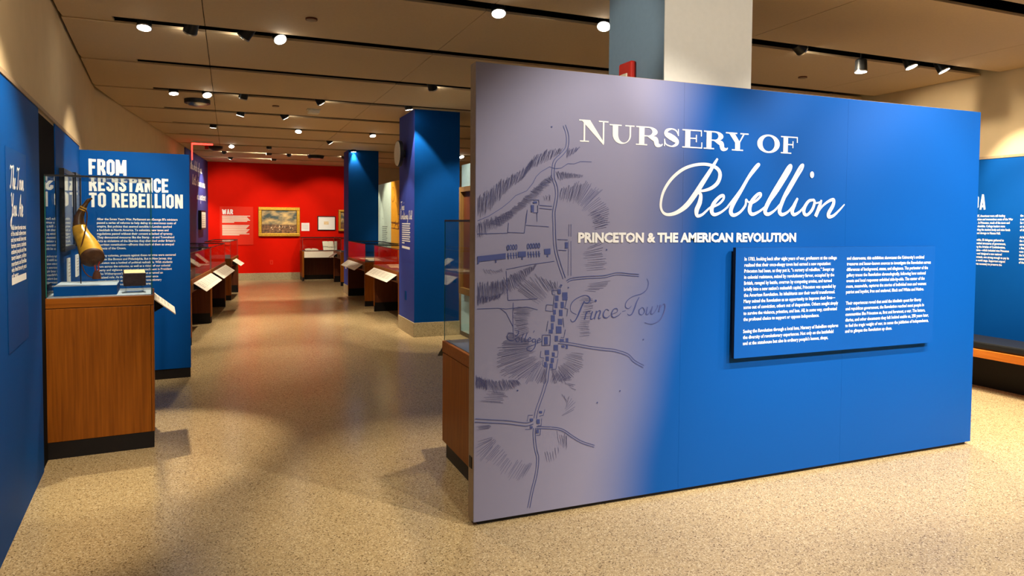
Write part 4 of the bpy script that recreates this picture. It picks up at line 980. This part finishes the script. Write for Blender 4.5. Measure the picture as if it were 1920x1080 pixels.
ot = thing('wall_outlet', (1.06, YR, .42), 'red painted outlet cover low on the red wall', 'outlet'); MB().box((1.02, YR - .008, .41), (1.10, YR, .53)).build('plate', 'redlight', ot, ot.location, bevel=.003); MB().box((1.045, YR - .010, .44), (1.075, YR - .008, .50)).build('socket', 'red', ot, ot.location)

# pale blue spine wall: shallow wall cabinet in oak
wc = thing('wall_cabinet', (3.04, 8.6, .61), 'oak framed wall picture on the pale blue wall behind the title wall', 'picture'); lo = wc.location
for a, b in (((2.97, 9.20, .61), (3.053, 9.27, 2.09)), ((2.97, 7.9, .61), (3.053, 7.97, 2.09)), ((2.97, 7.97, .61), (3.053, 9.20, .70)), ((2.97, 7.97, 2.02), (3.053, 9.20, 2.09))): MB().box(a, b).build('frame_bar', 'oak', wc, lo, bevel=.004)
MB().box((3.02, 7.97, .70), (3.052, 9.20, 2.02)).build('picture', 'woodd', wc, lo)

# ---------------------------------------------------------------- right wall: print and bench
PW = Plane((XR - .03, 4.9, 0), (0, -1, 0), (0, 0, 1), .002)
mb = MB(); block_text(mb, PW, 'DA', .012, 1.775, .155, .125, .12); mb.build('heading_lettering', 'white', wr)
r1 = """of 1787, Americans were still dealing
with vision and tremendous costs of the War
on us. In Princeton, much of the town and
lay in shambles. College leaders were
rebuilding the student body and raise funds
and lend damage to Nassau Hall.

Meanwhile, 55 delegates gathered to
had enabled structures of government,
revising the Articles of Confederation,
and states—which included nine Princeton
men—and designed a new national
from scratch, one strong enough to pay its
on the world stage. Supporters argued
that was necessary to preserve the""".split('\n')
paragraph('body_text', PW, r1, .01, 1.700, .0352, .032, .40, 'white', wr, (0, 0, 0), .02)
paragraph('body_text', PW, ['the new', 'a union', 'for its', 'or none', 'of them', '', 'At last', 'the men', 'came to', 'a final', 'vote in', 'the hot', 'summers', 'of that'], .478, 1.700, .0352, .032, .07, 'white', wr, (0, 0, 0), .02)
bn = thing('wall_bench', (6.95, 3.4, 0), 'long wooden wall bench with black cushion along the right wall', 'bench'); lo = bn.location
MB().box((6.72, 1.2, .415), (7.168, 6.9, .485)).build('cushion', 'cushion', bn, lo, bevel=.015)
MB().box((6.70, 1.15, .335), (7.168, 6.95, .413)).build('seat_board', 'orange', bn, lo, bevel=.004)
MB().box((6.98, 1.3, .0), (7.168, 6.8, .334)).build('base', 'black', bn, lo)

# ---------------------------------------------------------------- ceiling fittings
def fit(name, px, py, z, label, cat): p = hitZ(px, py, z); return thing(name, (p.x, p.y, CE), label, cat), p
dm, p = fit('ceiling_projector', 370, 195, 3.10, 'round black ceiling unit above the left aisle', 'ceiling unit'); lo = (p.x, p.y, CE)
MB().tube([(p.x, p.y, CE), (p.x, p.y, CE - .05)], .155, 24).build('body', 'darkplastic', dm, (p.x, p.y, CE)); MB().tube([(p.x, p.y, CE - .05), (p.x, p.y, CE - .075), (p.x, p.y, CE - .085)], [.12, .10, .04], 24).build('lens_ring', 'steel', dm, (p.x, p.y, CE))
dm, p = fit('ceiling_projector', 592, 296, 3.10, 'round black ceiling unit in front of the red wall', 'ceiling unit')
MB().tube([(p.x, p.y, CE), (p.x, p.y, CE - .07)], [.2, .17], 24).build('body', 'darkplastic', dm, (p.x, p.y, CE)); MB().tube([(p.x, p.y, CE - .07), (p.x, p.y, CE - .10)], [.12, .05], 24).build('lens_ring', 'steel', dm, (p.x, p.y, CE))
sm, p = fit('smoke_detector', 588, 210, 3.12, 'ivory square smoke detector on the ceiling of the aisle', 'smoke detector')
MB().box((p.x - .09, p.y - .09, CE - .012), (p.x + .09, p.y + .09, CE)).build('mount', 'plastic', sm, (p.x, p.y, CE), bevel=.01); MB().box((p.x - .075, p.y - .075, CE - .06), (p.x + .075, p.y + .075, CE - .012)).build('body', 'plastic', sm, (p.x, p.y, CE), bevel=.012)
for px, py, lb in ((584, 36, 'nearest to the camera'), (517, 199, 'above the middle of the aisle'), (1505, 145, 'right of the white column')):
    q, p = fit('sprinkler_cover', px, py, 3.15, 'small round sprinkler cover in the ceiling, ' + lb, 'sprinkler')
    MB().tube([(p.x, p.y, CE + .001), (p.x, p.y, CE - .012)], .045, 20).build('plate', 'woodd', q, (p.x, p.y, CE)); MB().tube([(p.x, p.y, CE - .012), (p.x, p.y, CE - .018)], [.038, .03], 20).build('rim', 'edge', q, (p.x, p.y, CE))
# edge-lit exit sign
ex = thing('exit_sign', (-.63, 15.0, CE), 'edge-lit red exit sign hanging from the ceiling at the left', 'exit sign'); lo = ex.location
MB().box((-.66, 14.97, 2.79), (-.29, 14.985, 3.10)).build('clear_plate', 'glass', ex, lo)
MB().box((-.675, 14.965, 2.78), (-.655, 14.99, 3.11)).build('glowing_edge', 'exitred', ex, lo)
MB().box((-.655, 14.965, 3.08), (-.29, 14.99, 3.11)).build('glowing_edge', 'exitred', ex, lo)
MB().box((-.66, 14.94, 3.11), (-.29, 15.02, CE)).build('canopy', 'plastic', ex, lo, bevel=.004)
cm2 = thing('ceiling_camera', (-.28, 15.9, CE), 'small dark dome camera beside the red exit sign', 'camera'); lo = cm2.location
MB().tube([(-.25, 15.9, CE), (-.25, 15.9, CE - .05), (-.25, 15.9, CE - .09)], [.14, .13, .06], 22).build('dome', 'darkplastic', cm2, lo); MB().box((-.46, 15.82, CE - .07), (-.39, 15.98, CE)).build('red_end_plate', 'signred', cm2, lo, bevel=.006)

# tracks in the slots
names = {6: 'first', 7: 'second', 8: 'third', 9: 'fourth', 10: 'fifth', 11: 'sixth', 12: 'seventh', 13: 'eighth', 14: 'ninth', 15: 'tenth'}
for i, y in enumerate(SLOTS):
    if not 3 <= i <= 15: continue
    t = thing('lighting_track', (3, y, CE + .12), 'black lighting track in the ceiling slot ' + ({3: 'behind the camera', 4: 'just in front of the title wall', 5: 'directly over the title wall'}.get(i) or '%s from the title wall' % names[i]), 'lighting track')
    x0 = -.83 if i >= 6 else -.6
    MB().box((x0, y - .018, CE + .085), (XR - .1, y + .018, CE + .12)).build('rail', 'metal', t, t.location)
    for s_ in (-1, 1): MB().box((x0, y + s_ * .018 - .003, CE + .078), (XR - .1, y + s_ * .018 + .003, CE + .086)).build('rail_lip', 'metal', t, t.location)

# spotlights: (slot index, x, aim point, watts, beam degrees, where)
def spot(i, x, aim, W, ang, where, blend=.5, dy=0, drop=-.015, col=WARM):
    y = SLOTS[i] + dy; piv = Vector((x, y, CE - drop)); a = Vector(aim); d = (a - piv).normalized()
    t = thing('track_spotlight', (x, y, CE + .085), 'white-ringed track spotlight ' + where, 'spotlight', 'track spotlights in the ceiling slots'); o = t.location
    MB().tube([(x, y, CE + .085), piv - d * .03], .009, 10).build('stem', 'metal', t, o)
    MB().box((x - .045, y - .016, CE + .066), (x + .045, y + .016, CE + .084)).build('track_adapter', 'metal', t, o)
    b0, b1 = piv - d * .06, piv + d * .05
    MB().tube([b0, b0 + d * .012, b1], [.036, .050, .054], 20).build('housing', 'metal', t, o)
    MB().tube([b1, b1 + d * .012], [.056, .056], 20).build('ring', 'steel', t, o)
    MB().tube([b1 + d * .0121, b1 + d * .014], [.049, .049], 20).build('lens', 'lens', t, o)
    l = bpy.data.lights.new('beam', 'SPOT'); l.energy = W * POWER; l.spot_size = math.radians(ang); l.spot_blend = blend; l.shadow_soft_size = .03; l.color = col
    lo_ = bpy.data.objects.new('beam', l); COL.objects.link(lo_); lo_.parent = t
    lo_.location = (b1 + d * .03) - o; lo_.rotation_euler = d.to_track_quat('-Z', 'Y').to_euler()
    return t
# title wall and foreground
spot(4, 2.39, (2.1, 3.4, 1.25), 155, 74, 'lighting the map half of the title wall', .6, col=NEUTRAL)
spot(4, 3.95, (3.95, 3.4, 1.5), 230, 80, 'lighting the text board of the title wall', .6, col=NEUTRAL)
spot(4, 5.3, (4.7, 3.4, 1.45), 230, 75, 'lighting the right end of the title wall', .6, col=NEUTRAL)
spot(3, 2.4, (2.7, 2.3, .0), 230, 70, 'added as unseen fill behind the camera on the left', .7, col=NEUTRAL)  # unseen fill lamp, added to brighten the foreground floor
spot(3, 3.9, (4.0, 2.1, .0), 480, 80, 'added as unseen fill behind the camera in the middle', .7, col=NEUTRAL)  # strongest of the added fill lamps, out of view
spot(3, 5.8, (6.4, 3.4, .2), 330, 85, 'added as unseen fill behind the camera on the right', .7, col=NEUTRAL)  # added fill for the floor at right, also out of view
spot(5, -.1, (-1.0, 4.1, 1.3), 270, 60, 'aimed at the graphic on the left wall', .7)
spot(5, 6.2, (6.6, 3.2, .0), 260, 80, 'over the floor right of the title wall', .7)
spot(4, .3, (.2, 3.0, .0), 30, 70, 'over the floor left of the title wall', .8, col=NEUTRAL)
spot(3, 2.6, (2.72, 3.5, 2.68), 190, 30, 'added out of view behind the camera to brighten the white column', .6, drop=.07, col=NEUTRAL)  # extra lamp out of view, added because the column front came out dark
spot(5, 1.0, (2.4, 3.9, 2.75), 40, 40, 'added left of the white column to brighten its grey-blue side', .8, drop=.07, col=NEUTRAL)  # added lamp, brightens the column side above the title wall
spot(4, -.35, (-.98, 4.4, 2.75), 130, 50, 'added beside the left wall to brighten its cream upper part', .8, drop=.07)  # added lamp, lifts the cream paint above the blue facing
spot(5, -.40, (-.80, 5.65, 1.38), 90, 24, 'added over the left wall to brighten the powder horn', .6)  # added narrow lamp, gives the horn light from the front
# first slot behind the title wall
spot(6, 1.82, (1.65, 3.95, .8), 120, 60, 'in the first slot, bright one left of the white column')
spot(6, 2.70, (1.9, 3.7, .8), 80, 50, 'in the first slot, touching the white column on its left')
spot(6, 4.65, (7.1, 5.2, 2.0), 130, 55, 'in the first slot, nearest right of the white column')
spot(6, 5.40, (5.4, 4.75, 0), 130, 70, 'in the first slot, hanging straight down', drop=.08)
spot(6, 6.02, (6.6, 3.8, .3), 200, 80, 'in the first slot, second from the right end')
spot(6, 6.46, (7.1, 4.0, 1.2), 170, 70, 'in the first slot, rightmost one')
# second slot
spot(7, -.61, (-.66, 5.72, 1.1), 260, 42, 'in the second slot, leftmost above the tall case')
spot(7, -.27, (-.85, 7.7, 1.6), 90, 54, 'in the second slot, second from the left')
spot(7, .15, (-1.05, 7.2, 1.65), 130, 56, 'in the second slot, third from the left')
spot(7, .39, (1.34, 4.3, .5), 110, 50, 'in the second slot, fourth from the left')
spot(8, 2.15, (3.05, 8.9, 1.6), 190, 60, 'in the third slot, near the title wall top')
# fourth slot and beyond
spot(9, -.61, (-.3, 8.7, 0), 40, 60, 'in the fourth slot, leftmost')
spot(9, -.25, (.5, 7.7, 0), 95, 60, 'in the fourth slot, second from the left')
spot(9, .18, (-.5, 10.6, .8), 110, 55, 'in the fourth slot, third from the left')
spot(9, 1.08, (2.37, 9.85, 1.3), 110, 42, 'in the fourth slot, fourth from the left')
spot(9, 2.24, (2.62, 9.41, 1.3), 110, 56, 'in the fourth slot, close to the blue column', .25, -.04)
spot(10, .17, (-.5, 11.2, .8), 90, 55, 'in the fifth slot, left one')
spot(10, .75, (2.4, 11.4, .8), 130, 55, 'in the fifth slot, right one')
spot(11, -.23, (-.4, 12.9, .8), 110, 60, 'in the sixth slot, left one')
spot(11, 2.35, (2.6, 11.5, .8), 100, 60, 'in the sixth slot, right one')
spot(12, 1.8, (3.05, 14.2, 1.5), 150, 60, 'in the seventh slot, facing the mint panel')
spot(13, .05, (.2, 13.6, .0), 110, 70, 'in the eighth slot, left one')
spot(13, .78, (.9, 16.6, .0), 260, 80, 'in the eighth slot, middle one')
spot(13, 2.50, (2.66, 15.31, 1.4), 90, 56, 'in the eighth slot, close to the far column', .25, -.16)
spot(14, -.1, (.15, 20, 1.55), 200, 58, 'in the ninth slot, left one lighting the red wall', .6)
spot(14, 1.3, (1.3, 20, 1.25), 150, 52, 'in the ninth slot, middle one lighting the battle painting', .6)
spot(14, 2.55, (2.5, 20, 1.3), 200, 56, 'in the ninth slot, right one lighting the red wall', .5)
spot(15, .05, (-.6, 18.9, 1.8), 160, 80, 'in the tenth slot, beside the navy wall', .5)
spot(13, 5.0, (5.2, 13.5, 0), 100, 70, 'in the eighth slot, beyond the blue column')
spot(14, 5.4, (5.4, 16, 0), 100, 70, 'in the ninth slot, beyond the blue column')
spot(11, 1.1, (.8, 10.8, 0), 340, 70, 'added in the sixth slot, middle one, to brighten the aisle floor', .8)  # added head, brightens the aisle floor
# low-angle heads washing along the slots near the red wall
spot(14, .86, (.0, 17.06, CE + .05), 16, 60, 'in the ninth slot, aimed sideways along the slot, left', drop=-.01)
spot(14, 1.80, (1.2, 17.06, CE + .05), 16, 60, 'in the ninth slot, aimed sideways along the slot, right', drop=-.01)
spot(15, 1.05, (.2, 18.56, CE + .05), 20, 60, 'in the tenth slot, aimed sideways along the slot', drop=-.01)
